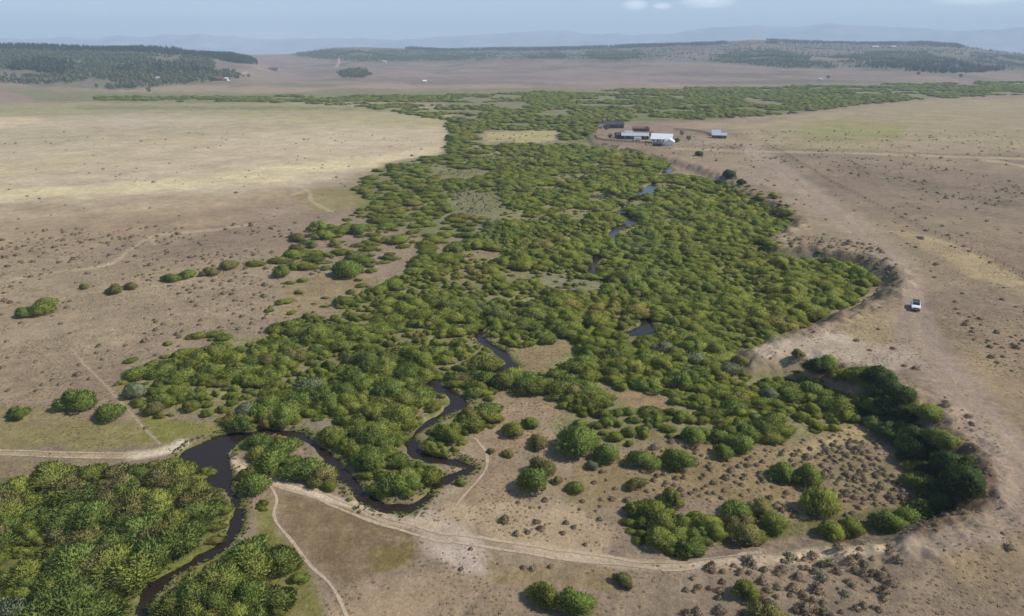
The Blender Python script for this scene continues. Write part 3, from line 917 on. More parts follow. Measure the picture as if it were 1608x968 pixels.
def sage_mesh(seed, n=170):
    g = np.random.default_rng(seed)
    d = g.normal(0, 1, (n, 3)); d[:, 2] = np.abs(d[:, 2]); d /= np.linalg.norm(d, axis=1)[:, None]
    rr = g.uniform(.55, 1.05, n)
    lob = 1 + .25 * np.sin(np.arctan2(d[:, 1], d[:, 0]) * 3 + seed)
    pos = np.stack([d[:, 0] * rr * lob * .5, d[:, 1] * rr * lob * .5, .04 + d[:, 2] * rr * .5], -1)
    up = d + np.array([0, 0, .8]) + g.normal(0, .3, (n, 3)); up /= np.linalg.norm(up, axis=1)[:, None]
    ln = g.uniform(.16, .32, n)
    return leafy('sagebrush', pos, d, ln, ln * .45, up, M_SAGE, np.clip(g.normal(.5, .2, n), 0, 1), .8)


SAGES = [sage_mesh(40 + i) for i in range(5)]


def tuft_mesh(seed, n=12):
    g = np.random.default_rng(seed)
    a = np.arange(n) * 2.4 + g.uniform(-.3, .3, n); q = .05 + .17 * np.sqrt(np.arange(n) / n)
    pos = np.stack([np.cos(a) * q, np.sin(a) * q, .16 - q * .35], -1)
    d = np.stack([np.cos(a), np.sin(a), np.full(n, .55)], -1); d /= np.linalg.norm(d, axis=1)[:, None]
    ln = g.uniform(.22, .4, n)
    return leafy('grass', pos, np.tile([0, 0, 1.], (n, 1)), ln, ln * .75, d + 0, M_GRASS, g.uniform(.2, .8, n), .8)


# ------------------------------------------------------------------ willows: where
THICK = {'main': MAIN,
         'near_left': [(-140, 770), (0, 772), (60, 745), (110, 728), (160, 742), (200, 736), (285, 728), (340, 758), (366, 790), (368, 830), (356, 855), (300, 872), (262, 888), (205, 935), (195, 1060), (-160, 1060)],
         'near_mid': [(272, 900), (330, 878), (400, 862), (452, 880), (476, 912), (462, 942), (436, 1000), (290, 1000), (250, 960)],
         'creek_strip': [(376, 745), (404, 748), (416, 790), (402, 830), (385, 852), (372, 840), (382, 790)],
         'ford_island': [(383, 680), (470, 678), (500, 706), (540, 748), (572, 794), (530, 788), (470, 758), (390, 718)],
         'loop': [(500, 690), (560, 655), (650, 676), (642, 716), (702, 740), (690, 762), (662, 782), (620, 790), (578, 780), (540, 738)],
         'bend_point': [(655, 692), (700, 650), (770, 636), (786, 660), (740, 692), (706, 708), (670, 716)],
         'bend_foot': [(690, 748), (722, 744), (748, 712), (758, 735), (722, 774), (668, 792)],
         'bank_upper': [(1265, 566), (1330, 572), (1400, 606), (1452, 640), (1442, 662), (1380, 662), (1330, 622), (1280, 602)],
         'bank_lower': [(1358, 664), (1420, 660), (1480, 690), (1532, 740), (1530, 802), (1470, 808), (1430, 775), (1396, 722)],
         'road_left': [(960, 800), (1000, 786), (1070, 788), (1122, 815), (1122, 852), (1040, 878), (985, 842)],
         'road_mid': [(1122, 796), (1160, 788), (1250, 818), (1252, 846), (1130, 858)],
         'road_right': [(1250, 812), (1340, 806), (1440, 792), (1535, 790), (1500, 824), (1440, 834), (1340, 844), (1250, 849)]}
VALLEY = [[(700, 240), (704, 190), (560, 168), (400, 161), (240, 160), (150, 158), (150, 153), (400, 152), (700, 150), (1000, 141), (1608, 133), (1720, 132), (1720, 145), (1450, 156), (1330, 168), (1250, 178), (1150, 186), (1060, 190), (945, 192), (925, 224), (880, 226), (870, 205), (765, 205), (760, 224)]]
THIN = [[(555, 300), (600, 262), (700, 240), (800, 250), (810, 330), (760, 350), (735, 385), (650, 405), (560, 395), (480, 375), (600, 345)],
        [(385, 430), (400, 408), (440, 400), (450, 372), (500, 360), (560, 352), (640, 345), (740, 372), (700, 392), (620, 430), (600, 440), (540, 436), (440, 425)]]
SOLID_N = [(612, 250), (700, 238), (690, 250), (640, 262)]

GW, GH = 1000, 540                # raster of the picture at half size with a margin
def raster(polys):
    m = np.zeros((GH, GW), bool)
    uu, vv = np.meshgrid(np.arange(GW) * 2 - 200, np.arange(GH) * 2)
    for P in polys:
        A_ = np.array(P); x0, x1 = A_[:, 0].min(), A_[:, 0].max(); y0, y1 = A_[:, 1].min(), A_[:, 1].max()
        i0, i1 = max(0, int((x0 + 200) / 2) - 1), min(GW, int((x1 + 200) / 2) + 2)
        j0, j1 = max(0, int(y0 / 2) - 1), min(GH, int(y1 / 2) + 2)
        m[j0:j1, i0:i1] |= in_poly(uu[j0:j1, i0:i1].astype(float), vv[j0:j1, i0:i1].astype(float), P)
    return m


def look(m, u, v):
    i = ((np.asarray(u) + 200) / 2).astype(int); j = (np.asarray(v) / 2).astype(int)
    ok = (i >= 0) & (i < GW) & (j >= 0) & (j < GH)
    return np.where(ok, m[np.clip(j, 0, GH - 1), np.clip(i, 0, GW - 1)], False)


mk_thick = raster(list(THICK.values()))
mk_clear = raster(CLEARS + [[(350, 690), (376, 684), (386, 692), (380, 712), (368, 716), (352, 702)]])
# stretches of water the camera sees: keep the plants in front of them away
uu, vv = np.meshgrid(np.arange(GW) * 2 - 200., np.arange(GH) * 2.)
runs, cur = [], []
for q in CREEK:
    if (q[0], q[1]) in HIDDEN:
        if cur: runs.append(cur)
        cur = []
    else:
        cur.append(q)
if cur: runs.append(cur)
for seg in runs:
    if True:
        L = smooth_line(seg, 4) if len(seg) > 1 else np.array(seg, float)
        for (u, v, w) in L:
            x, y = unproj(u, v, -.35); s = px_per_m(float(x), float(y), 0)
            k_ = .7 if v > 500 else .6
            ru, rv = w * s * k_, max(2.0, w * s * k_ * .42)
            i0, i1 = int((u - ru + 200) / 2), int((u + ru + 200) / 2) + 1
            j0, j1 = int((v - rv) / 2), int((v + rv) / 2) + 1
            sub = np.s_[max(0, j0):j1, max(0, i0):i1]
            mk_clear[sub] |= ((uu[sub] - u) / ru) ** 2 + ((vv[sub] - v) / rv) ** 2 < 1
mk_valley = raster(VALLEY)
mk_bank = raster([THICK['bank_upper'], THICK['bank_lower'], THICK['road_right']])
mk_thick &= ~mk_bank
mk_thin = raster(THIN)


def fits(x, y, z, rad_, hgt, mask, need):
    """does a bush of this radius and height lie inside the mask as the photograph sees it?"""
    u, v, dep = project(x, y, z)
    s = F0 / dep
    _, vt, _ = project(x, y, z + hgt)
    hits = np.zeros(x.shape); clr = np.zeros(x.shape, bool); n = 0
    for a in (-.8, -.4, 0, .4, .8):
        for tt in (.0, .35, .8):
            uu_ = u + a * rad_ * s * (1 - .2 * tt); vv_ = v + (vt - v) * tt + (1 - tt) * .25 * rad_ * s * (1 - a * a) * .5
            hits += look(mask, uu_, vv_); clr |= look(mk_clear, uu_, vv_); n += 1
    return (hits / n >= need) & ~clr, u, v, s


def jitter(x0, x1, y0, y1, cell):
    gx_, gy_ = np.meshgrid(np.arange(x0, x1, cell), np.arange(y0, y1, cell))
    gx_ = gx_ + (np.arange(gx_.shape[0])[:, None] % 2) * cell * .5
    return (gx_ + rng.uniform(-.38, .38, gx_.shape) * cell).ravel(), (gy_ + rng.uniform(-.38, .38, gy_.shape) * cell).ravel()


bush = []      # x, y, z, radius, height
# hand-placed single bushes: column, base row, width in px, height factor, tone, label
SINGLE = [
    (25, 661, 38, .9, 'green', 'small round green willow alone at the left edge above the rutted track'),
    (114, 650, 60, .95, 'green', 'wide green willow clump alone on the slope left of the game trail'),
    (167, 665, 50, .8, 'green', 'low oval green willow between the wide lone clump and the game trail'),
    (34, 502, 34, .8, 'green', 'dark left bush of the cluster at the far left on the dry slope'),
    (62, 499, 42, .8, 'yellow', 'bright green bush in the middle of the cluster at far left on dry slope'),
    (74, 486, 36, .7, 'yellow', 'low bush behind the cluster at the far left on the dry slope'),
    (131, 458, 18, .9, 'brown', 'tiny brownish bush at the left end of the line across the dry plain'),
    (179, 464, 30, .8, 'brown', 'brownish bush left of its twin in the line across the dry plain'),
    (203, 458, 22, .9, 'brown', 'small brown bush on the right of its twin in the line across the plain'),
    (268, 446, 30, .8, 'green', 'left half of the long green bush in the line across the dry plain'),
    (290, 441, 30, .8, 'green', 'right half of the long green bush in the line across the dry plain'),
    (327, 437, 26, .9, 'brown', 'olive bush next right of the long bush in the line across the plain'),
    (358, 427, 29, .9, 'brown', 'round olive bush ending the line across the dry plain before the thicket'),
    (442, 439, 33, 1., 'green', 'round dark green bush in front of the long hedge-like clump'),
    (544, 438, 46, 1., 'green', 'large dark green oval bush at the front of the hedge-like clump'),
    (205, 630, 38, 1.1, 'grey', 'pale blue-grey willow at the left tip of the main thicket'),
    (237, 654, 36, .9, 'brown', 'olive willow standing forward of the pale blue-grey one'),
    (560, 371, 30, 1., 'green', 'bright round bush at the top of the scattered bushes on the dry shelf'),
    (523, 390, 26, .7, 'brown', 'small brown bush below the twin bushes on the dry shelf'),
    (464, 383, 30, .8, 'brown', 'brown bush at the left end of the scattered bushes on the dry shelf'),
    (497, 366, 34, .8, 'green', 'long olive bush above the bright one on the dry shelf'),
    (506, 380, 32, .8, 'yellow', 'bright green bush below the long olive one on the dry shelf'),
    (466, 398, 26, .8, 'brown', 'small olive bush left of the next on the dry shelf'),
    (490, 393, 22, .8, 'green', 'small green bush right of the small olive one on the dry shelf'),
    (903, 718, 74, 1.05, 'green', 'largest round willow in the middle clearing, with pale stems at its foot'),
    (958, 730, 48, 1., 'green', 'round willow touching the right side of the largest clearing willow'),
    (838, 776, 56, 1.15, 'green', 'tall green willow with a dark foot in the middle clearing'),
    (850, 752, 52, 1., 'brown', 'olive willow grown together behind the tall one with a dark foot'),
    (873, 762, 22, .7, 'brown', 'small brown shrub at the right foot of the tall clearing willow'),
    (803, 690, 40, 1., 'yellow', 'yellowish small willow alone in the upper middle clearing'),
    (832, 674, 28, 1., 'green', 'small green willow up and right of the yellowish lone one'),
    (843, 706, 36, .8, 'brown', 'low brown willow above the tall one in the middle clearing'),
    (796, 720, 20, .8, 'brown', 'tiny brown bush just right of the game trail'),
    (770, 715, 18, .7, 'brown', 'tiny brown bush touching the game trail'),
    (902, 777, 28, .9, 'green', 'small spiky bush in the open sage right of the tall clearing willow'),
    (930, 738, 26, .7, 'grey', 'small grey-brown bush below the largest clearing willow'),
    (1090, 701, 44, 1., 'green', 'round willow standing alone above the brown grass clearing'),
    (1064, 738, 50, 1., 'green', 'round bright willow alone in the middle of the right clearing'),
    (1012, 742, 50, .9, 'green', 'oblong willow left of the round bright one in the right clearing'),
    (1000, 773, 34, .9, 'brown', 'small brown-footed willow below the oblong one in the right clearing'),
    (1056, 800, 44, 1., 'yellow', 'light green willow behind the roadside thicket'),
    (1134, 722, 34, 1., 'green', 'dark little willow left of the green one at the clearing edge'),
    (1164, 714, 48, 1., 'green', 'green willow at the upper edge of the right clearing'),
    (1272, 768, 54, 1.05, 'green', 'round dark green willow beside the grey sage patch'),
    (1233, 758, 44, 1., 'green', 'willow leaning on the left of the round dark one by the sage patch'),
    (1284, 816, 68, 1.15, 'yellow', 'big olive-yellow willow with a wide shadow on its left'),
    (1194, 814, 44, 1., 'brown', 'olive willow with a dark left side near the roadside thicket'),
    (1215, 838, 50, 1., 'yellow', 'yellow-green willow in front of the one with a dark left side'),
    (856, 952, 56, 1.05, 'yellow', 'left one of the two bright bushes at the bottom of the picture'),
    (903, 966, 60, 1.1, 'green', 'right one of the two bright bushes at the bottom of the picture'),
    (978, 922, 34, .9, 'brown', 'small olive bush just below the track at the bottom'),
    (1171, 946, 44, 1.1, 'yellow', 'upright olive bush among sagebrush at the bottom'),
    (1205, 985, 60, .8, 'brown', 'brownish bush cut off by the bottom edge among sagebrush'),
    (1250, 590, 26, .9, 'brown', 'brown scrub on the pale slope of the bench nose'),
    (1165, 580, 32, 1., 'brown', 'dark brown scrub at the foot of the pale bench nose'),
    (1145, 284, 26, 1., 'dark', 'dark shrub at the bank above the far thicket edge'),
    (1165, 294, 18, 1., 'dark', 'small dark shrub beside the far one at the bank'),
    (1097, 248, 14, 1., 'dark', 'small dark shrub on the dry ground below the ranch'),
    (1216, 316, 16, 1., 'yellow', 'small yellow-green shrub on the bank right of the far thicket'),
    (1063, 227, 10, 1.4, 'dark', 'dark shrub at the right wall of the white-roofed house'),
    (323, 752, 32, .8, 'yellow', 'small yellow-green bush standing at the edge of the ford pool'),
    (390, 755, 36, .8, 'yellow', 'yellow-green bush where the creek leaves the ford pool'),
]
single_o = []
for (u, v, w, hf, tone, lab) in SINGLE:
    x, y, z = ground_at(u, v - 3)
    s = px_per_m(x, y, z)
    rd = w / s / 2
    single_o.append((x, y + rd * .35, hz(x, y + rd * .35), rd, rd * 1.08 * hf, tone, lab, u, v, w))
SXY = np.array([(a[0], a[1], a[3]) for a in single_o])


def away_from_singles(x, y, rad_):
    ok = np.ones(x.shape, bool)
    for (a, b_, c_) in SXY:
        ok &= np.hypot(x - a, y - b_) > (c_ * .85 + rad_ * .6)
    return ok


def fill(cell, rmin, rmax, y0, y1, x0, x1, mask, need, hk=1.05, keep=1.0, gaps=False):
    x, y = jitter(x0, x1, y0, y1, cell)
    rr_ = rng.uniform(rmin, rmax, x.shape)
    big_ = fbm(x / 25, y / 25, 606, 2)
    rr_ *= .8 + .45 * big_
    u, v, dep = project(x, y, 0 * x)
    pre = look(mask, u, np.minimum(v, 1070)) & (dep > 0)
    x, y, rr_, big_ = x[pre], y[pre], rr_[pre], big_[pre]
    z = height(x, y)
    hh = rr_ * hk * rng.uniform(.8, 1.15, x.shape)
    ok, u, v, s = fits(x, y, z, rr_, hh, mask, need)
    ok &= creek_edge(x, y) > -.45
    if gaps:                     # open grassy gaps, more of them towards the left of the thicket
        gn = fbm(x / 13, y / 13, 4242, 3)
        thr = np.interp(u, [560, 760, 900, 1100, 1400], [.50, .48, .41, .36, .30]); thr = np.where(v > 520, .42, thr)
        thr = np.where((u < 430) & (v > 690), .31, thr); thr = np.where((u > 930) & (v > 775), .2, thr); thr = np.where((u > 370) & (u < 790) & (v > 640), .24, thr)
        ok &= (gn > thr)
        hh *= np.clip(.75 + (gn - thr) * 2.2, .7, 1.35)
    if keep < 1: ok &= (rng.uniform(0, 1, x.shape) < keep)
    ok &= away_from_singles(x, y, rr_)
    return np.stack([x, y, z, rr_, hh, u, v, s], -1)[ok]


B_near = fill(2.9, 1.8, 3.2, 55, 330, -130, 150, mk_thick, .55, .66, 1.0, True)
B_bank = fill(2.5, 1.9, 3.0, 62, 190, 25, 150, mk_bank, .4, .95)
B_small = fill(2.0, .9, 1.5, 55, 260, -130, 150, mk_thick, .72, 1.0, .55)
d2 = np.array([np.hypot(B_near[:, 0] - a, B_near[:, 1] - b_).min() if len(B_near) else 9 for a, b_ in B_small[:, :2]])
B_small = B_small[d2 > 1.5]
B_mid = fill(3.9, 2.2, 4.2, 330, 720, -160, 330, mk_thick, .5, .5, 1.0, True)
B_thin = fill(4.6, 1.6, 4.4, 200, 600, -260, 60, mk_thin & ~mk_thick, .5, .42, .6)
# loose outliers that fray the thicket's left edge
EDGE = raster([[(150, 602), (240, 545), (400, 505), (420, 478), (510, 445), (600, 425), (560, 458), (500, 505), (430, 538), (330, 552), (250, 578), (190, 625)], [(380, 440), (560, 330), (700, 260), (760, 262), (700, 330), (640, 400), (560, 452)]])
B_edge = fill(3.4, .7, 2.2, 100, 420, -160, 40, EDGE & ~mk_thick, .35, .6, .3)
# low undergrowth on the grassy floor of the thicket and in its gaps
xg, yg = jitter(-160, 240, 70, 480, 2.3)
ug, vg, dg = project(xg, yg, 0 * xg)
okg = look(mk_thick | raster([MAIN]), ug, vg) & (rng.uniform(0, 1, xg.shape) < .38) & (creek_edge(xg, yg) > .8)
for P in CLEARS[:3] + CLEARS[4:5] + CLEARS[6:7]: okg &= ~in_poly(ug, vg, P)
xg, yg, ug, vg, dg = xg[okg], yg[okg], ug[okg], vg[okg], dg[okg]
rg = rng.uniform(.5, 1.25, xg.shape)
B_low = np.stack([xg, yg, height(xg, yg), rg, rg * rng.uniform(.35, .8, xg.shape), ug, vg, F0 / dg], -1)
x, y = jitter(-1000, 1500, 520, 1700, 7.5)
u, v, dep = project(x, y, 0 * x)
okv = look(mk_valley, u, v + 1) & ~look(mk_clear, u, v) & ~look(mk_clear, u, v - 3) & (fbm(x / 45, y / 45, 909, 3) > np.interp(v, [130, 165, 200], [.45, .41, .34]))
x, y = x[okv], y[okv]; z = height(x, y)
rr_ = rng.uniform(2.4, 5.4, x.shape)
B_far = np.stack([x, y, z, rr_, rr_ * .55, u[okv], v[okv], F0 / dep[okv]], -1)
allb = np.concatenate([B_near, B_bank, B_small, B_mid, B_thin, B_edge, B_low])
print('bushes', len(B_near), len(B_small), len(B_mid), len(B_thin), len(B_far))

# the ones that show largest become single plants
pxw = allb[:, 3] * 2 * allb[:, 7]
vis = (allb[:, 5] > -20) & (allb[:, 5] < 1628) & (allb[:, 6] < 1000)
order = np.argsort(-np.where(vis, pxw, 0))
N_IND = 300 - len(single_o)
ind, rest = order[:N_IND], order[N_IND:]
TONES = {'green': M_GREEN, 'yellow': M_YEL, 'brown': M_BRN, 'grey': M_GREY, 'dark': M_DARK}
WORD = {'green': 'green', 'yellow': 'yellow-green', 'brown': 'olive-brown', 'grey': 'grey-green', 'dark': 'dark green'}
PLACE = {'main': 'in the main thicket', 'near_left': 'in the near left thicket', 'near_mid': 'between the near creek and foot trail',
         'creek_strip': 'in the narrow strip right of the near creek', 'ford_island': 'in the strip below the ford', 'loop': 'inside the tight creek loop',
         'bend_point': 'on the point above the creek bend', 'bend_foot': 'at the foot of the creek bend by the game trail', 'bank_upper': 'under the upper right bank',
         'bank_lower': 'under the lower right bank', 'road_left': 'in the left clump beside the lower track', 'road_mid': 'in the middle clump beside the lower track', 'road_right': 'in the right clump beside the lower track'}
proto_crowns = {}


def willow(x, y, z, rd, hh, tone, label, group, k):
    fol, st = WILLOW[k]
    e = bpy.data.objects.new('willow', None)
    e.empty_display_size = .5
    COL.objects.link(e)
    e.location = (x, y, z - .05)
    e.rotation_euler = (0, 0, rng.uniform(0, 6.28))
    e.scale = (rd / 2.5 * rng.uniform(.9, 1.2), rd / 2.5 * rng.uniform(.8, 1.0), hh / 2.75)
    tag(e, label, 'willow', group)
    f = link('foliage', fol, e)
    f.material_slots[0].link = 'OBJECT'
    f.material_slots[0].material = TONES[tone]
    link('stems', st, e)
    proto_crowns.setdefault(k, f)
    return e


for i, (x, y, z, rd, hh, tone, lab, u, v, w) in enumerate(single_o):
    willow(x, y, z, rd, hh, tone, lab, 'single willows in the clearings and on the plain', i % 10)
recs = []
for i in ind:
    x, y, z, rd, hh, u, v, s = allb[i]
    nm = 'main'
    for k_, P in THICK.items():
        if k_ != 'main' and in_poly(np.array([u]), np.array([v - 6]), P)[0]: nm = k_
    q = float(fbm(np.array([x / 18]), np.array([y / 18]), 515, 2)[0]) + random.uniform(-.22, .22)
    tone = 'grey' if q < .17 else 'green' if q < .5 else 'yellow' if q < .68 else 'brown'
    if nm.startswith('bank'): tone = 'dark' if random.random() < .85 else 'green'
    if nm in ('near_left',) and q > .45: tone = random.choice(['green', 'yellow', 'yellow', 'brown'])
    if nm == 'loop' and tone == 'brown': tone = 'green'
    where = PLACE[nm]
    if nm == 'main':
        where += (' above the ford' if u < 480 and v > 560 else ' left of the creek' if u < 660 else ' between the creek bends' if u < 830 else ' by the pale bench nose' if u > 1080 else ' behind the middle clearing') \
            if v > 520 else ' at its dense middle'
    if nm == 'near_left':
        where += ' at its upper edge' if v < 800 else ' at the picture corner' if u < 130 and v > 880 else ' at its left side' if u < 130 else ' beside the water' if u > 260 else ' at its middle' if v < 890 else ' at its lower end'
    recs.append((u, willow(x, y, z, rd, hh, tone, WORD[tone] + ' willow ' + where, WORD[tone] + ' willows ' + where, int(rng.integers(0, 10)))))
byl = {}
for u, o in recs: byl.setdefault(o['label'], []).append((u, o))
ORD = ['leftmost', 'second from left', 'third from left', 'fourth from left', 'fifth from left', 'sixth from left', 'seventh from left', 'eighth from left', 'ninth from left', 'tenth from left', 'eleventh from left', 'twelfth from left', 'thirteenth from left', 'fourteenth from left', 'fifteenth from left', 'sixteenth from left', 'seventeenth from left', 'eighteenth from left']
for lb, os_ in byl.items():
    if 1 < len(os_) <= 18:
        for k_, (u, o) in enumerate(sorted(os_, key=lambda t: t[0])):
            o['label'] = lb + ', ' + ('rightmost' if k_ == len(os_) - 1 else ORD[k_])


def scatter(name, pts, rot, scl, pick, sources, label, cat, mat):
    """one object of points that carries plant meshes by geometry nodes"""
    me = bpy.data.meshes.new(name)
    me.vertices.add(len(pts)); me.vertices.foreach_set('co', np.asarray(pts, np.float32).ravel())
    a = me.attributes.new('turn', 'FLOAT', 'POINT'); a.data.foreach_set('value', np.asarray(rot, np.float32))
    a = me.attributes.new('size', 'FLOAT_VECTOR', 'POINT'); a.data.foreach_set('vector', np.asarray(scl, np.float32).ravel())
    a = me.attributes.new('pick', 'INT', 'POINT'); a.data.foreach_set('value', np.asarray(pick, np.int32))
    o = link(name, me)
    ng = bpy.data.node_groups.new(name + '_nodes', 'GeometryNodeTree')
    ng.interface.new_socket('Geometry', in_out='INPUT', socket_type='NodeSocketGeometry')
    ng.interface.new_socket('Geometry', in_out='OUTPUT', socket_type='NodeSocketGeometry')
    N = ng.nodes.new
    gi, go = N('NodeGroupInput'), N('NodeGroupOutput')
    ip = N('GeometryNodeInstanceOnPoints'); jn = N('GeometryNodeJoinGeometry')
    for s in sources:
        oi = N('GeometryNodeObjectInfo'); oi.inputs['Object'].default_value = s; oi.inputs['As Instance'].default_value = False
        sm = N('GeometryNodeSetMaterial'); sm.inputs['Material'].default_value = mat
        gt = N('GeometryNodeGeometryToInstance')
        ng.links.new(oi.outputs['Geometry'], sm.inputs['Geometry']); ng.links.new(sm.outputs[0], gt.inputs[0])
        ng.links.new(gt.outputs[0], jn.inputs[0])
    def na(nm, ty):
        n = N('GeometryNodeInputNamedAttribute'); n.data_type = ty; n.inputs['Name'].default_value = nm
        return n.outputs['Attribute']
    cx = N('ShaderNodeCombineXYZ'); ng.links.new(na('turn', 'FLOAT'), cx.inputs[2])
    ng.links.new(gi.outputs[0], ip.inputs['Points']); ng.links.new(jn.outputs[0], ip.inputs['Instance'])
    ip.inputs['Pick Instance'].default_value = True
    ng.links.new(na('pick', 'INT'), ip.inputs['Instance Index'])
    ng.links.new(cx.outputs[0], ip.inputs['Rotation'])
    ng.links.new(na('size', 'FLOAT_VECTOR'), ip.inputs['Scale'])
    ng.links.new(ip.outputs[0], go.inputs[0])
    md = o.modifiers.new('scatter', 'NODES'); md.node_group = ng
    return tag(o, label, cat, kind='stuff')


src = [proto_crowns[k] for k in sorted(proto_crowns)]


def scat_bush(name, Bb, label):
    n = len(Bb)
    s3 = np.stack([Bb[:, 3] / 2.5 * rng.uniform(.9, 1.5, n), Bb[:, 3] / 2.5 * rng.uniform(.7, 1.05, n), Bb[:, 4] / 2.75 * rng.uniform(.8, 1.2, n)], -1)
    p = Bb[:, :3].copy(); p[:, 2] -= .08
    scatter(name, p, rng.normal(0, .45, n) + np.pi * rng.integers(0, 2, n), s3, rng.integers(0, len(src), n), src, label, 'willow thicket', M_W)


scat_bush('willow_thicket', allb[rest], 'dense mass of green willows filling the middle of the bottomland')
scat_bush('willow_belt', B_far, 'far belt of dark green willows along the valley beyond the ranch')

# ------------------------------------------------------------------ sagebrush and dry grass
x, y = jitter(-420, 420, 52, 560, 2.3)
u, v, dep = project(x, y, 0 * x)
ok = (u > -120) & (u < 1728) & (v < 1010) & ~look(mk_thick | mk_valley | mk_bank, u, v)
x, y, u, v = x[ok], y[ok], u[ok], v[ok]
den = fbm(x / 16, y / 16, 71, 3)
base = np.full(x.shape, .06)
def boost(P, f):
    global base
    base = np.where(in_poly(u, v, P), f, base)
boost([(-300, 160), (720, 160), (720, 260), (520, 330), (-300, 400)], .012)
boost([(-200, 400), (400, 350), (560, 400), (430, 520), (180, 600), (-200, 650)], .3)
boost([(960, 895), (1400, 862), (1410, 1000), (900, 1000)], .95)
boost([(1290, 700), (1372, 692), (1425, 785), (1340, 805), (1300, 760)], .95)
boost(CLEARS[4], .6)
for P in CLEARS[5:6] + CLEARS[7:11] + CLEARS[1:3]: boost(P, .9)
boost([(780, 780), (960, 800), (960, 860), (760, 850)], .5)
boost([(540, 880), (760, 880), (820, 1000), (540, 1000)], .55)
boost([(425, 775), (540, 795), (640, 828), (650, 870), (590, 900), (530, 925), (470, 870), (438, 825)], .04)
boost([(1210, 385), (1300, 388), (1380, 404), (1420, 430), (1400, 465), (1370, 470), (1372, 440), (1320, 416), (1240, 400)], 1.0)
boost([(1450, 635), (1510, 685), (1560, 740), (1552, 795), (1525, 790), (1530, 740), (1480, 690)], 1.0)
boost([(1460, 500), (1608, 520), (1608, 620), (1500, 580)], .5)
boost([(1180, 250), (1350, 255), (1608, 290), (1608, 350), (1400, 300)], .25)
road = np.array([(1230, 268), (1290, 316), (1350, 370), (1405, 414), (1430, 448), (1437, 490), (1441, 530), (1470, 575), (1520, 625), (1566, 690), (1590, 750), (1575, 800), (1510, 838), (1430, 858), (1300, 870), (1120, 886), (960, 882), (800, 858), (600, 818), (440, 760), (374, 731)], float)
rd_, _ = seg_dist(u, v * 1.9, [(p[0], p[1] * 1.9) for p in road])
tr_, _ = seg_dist(u, v * 1.9, [(p[0], p[1] * 1.9) for p in [(424, 764), (434, 785), (432, 810), (444, 836), (466, 864), (492, 890), (516, 912), (534, 938), (548, 970)]])
l_, _ = seg_dist(u, v * 1.9, [(p[0], p[1] * 1.9) for p in [(-200, 714), (0, 712), (205, 717), (320, 715)]])
ok = (rng.uniform(0, 1, x.shape) < base * sstep(.25, .6, den) * 1.5) & (rd_ > 26 * np.clip((v - 150) / 500, .3, 1.1)) & (tr_ > 12) & (l_ > 14) & (creek_edge(x, y) > 1.5)
rd2, _ = seg_dist(u, v * 1.9, [(p[0], p[1] * 1.9) for p in [(1437, 490), (1441, 530), (1470, 575), (1520, 625), (1566, 690), (1590, 750), (1575, 800), (1510, 838), (1430, 858)]])
ok &= rd2 > 52
ok &= away_from_singles(x, y, .4)
x, y, u, v = x[ok], y[ok], u[ok], v[ok]
z = height(x, y)
sz = rng.gamma(5, .15, x.shape).clip(.3, 1.7)
xe, ye = jitter(20, 120, 60, 150, 1.15)
ze = height(xe, ye)
ue, ve, _d = project(xe, ye, ze)
oke = (in_poly(ue, ve, [(1285, 702), (1372, 690), (1400, 735), (1428, 790), (1340, 806), (1300, 765)]) & (rng.uniform(0, 1, xe.shape) < .8)) | (in_poly(ue, ve, [(1455, 640), (1512, 690), (1562, 745), (1550, 800), (1470, 835), (1400, 842), (1440, 815), (1530, 790), (1535, 745), (1480, 690)]) & (rng.uniform(0, 1, xe.shape) < .4)) \
    | (in_poly(ue, ve, CLEARS[4]) & (rng.uniform(0, 1, xe.shape) < .28)) | (in_poly(ue, ve, [(980, 905), (1150, 880), (1400, 870), (1420, 1000), (960, 1000)]) & (rng.uniform(0, 1, xe.shape) < .3))
x = np.concatenate([x, xe[oke]]); y = np.concatenate([y, ye[oke]]); z = np.concatenate([z, ze[oke]]); u = np.concatenate([u, ue[oke]]); v = np.concatenate([v, ve[oke]])
sz = np.concatenate([sz, rng.uniform(.4, .95, int(oke.sum()))])
low = in_poly(u, v, [(960, 880), (1420, 855), (1450, 1010), (900, 1010)])
sz = np.where(low, sz * 1.35, sz)
sp = sz * F0 / (y * CP + CAMZ * SP)
inf = (u > 0) & (u < 1608) & (v < 968)
od = np.argsort(-np.where(inf, sp, 0))
NS = 300
names = []
for i in od[:NS]:
    k = int(rng.integers(0, 5))
    o = link('sagebrush', SAGES[k], None, (x[i], y[i], z[i] - .03))
    o.scale = (sz[i] * 1.1, sz[i] * rng.uniform(.85, 1.15), sz[i] * rng.uniform(.8, 1.05))
    o.rotation_euler = (0, 0, rng.uniform(0, 6.28))
    uu_, vv_ = u[i], v[i]
    if low[i]: wh = 'on the stony ground below the lower track'
    elif vv_ > 860: wh = 'on the dry grass at the bottom middle' if uu_ < 960 else 'on the bare bench at the bottom right'
    elif uu_ < 420: wh = 'on the dry slope at the left'
    elif uu_ < 980 and vv_ > 700: wh = 'on the open ground of the middle clearing'
    elif uu_ < 1440 and vv_ > 640: wh = 'in the right clearing among the willows'
    elif vv_ > 600: wh = 'on the crumbling right bank'
    else: wh = 'on the dry ground of the right bench'
    tag(o, 'low grey-brown sagebrush ' + wh, 'sagebrush', 'sagebrush ' + wh)
    names.append(o)
ssrc = []
for k in range(5):
    ssrc.append(next(o for o in names if o.data == SAGES[k]))
r_ = od[NS:]
scatter('sagebrush_cover', np.stack([x[r_], y[r_], z[r_] - .03], -1), rng.uniform(0, 6.28, len(r_)), np.stack([sz[r_] * 1.15, sz[r_] * 1.15, sz[r_] * .9], -1), rng.integers(0, 5, len(r_)), ssrc,
        'grey-brown sagebrush scattered over the dry plain and benches', 'sagebrush', M_SAGE)
print('sage', len(x))

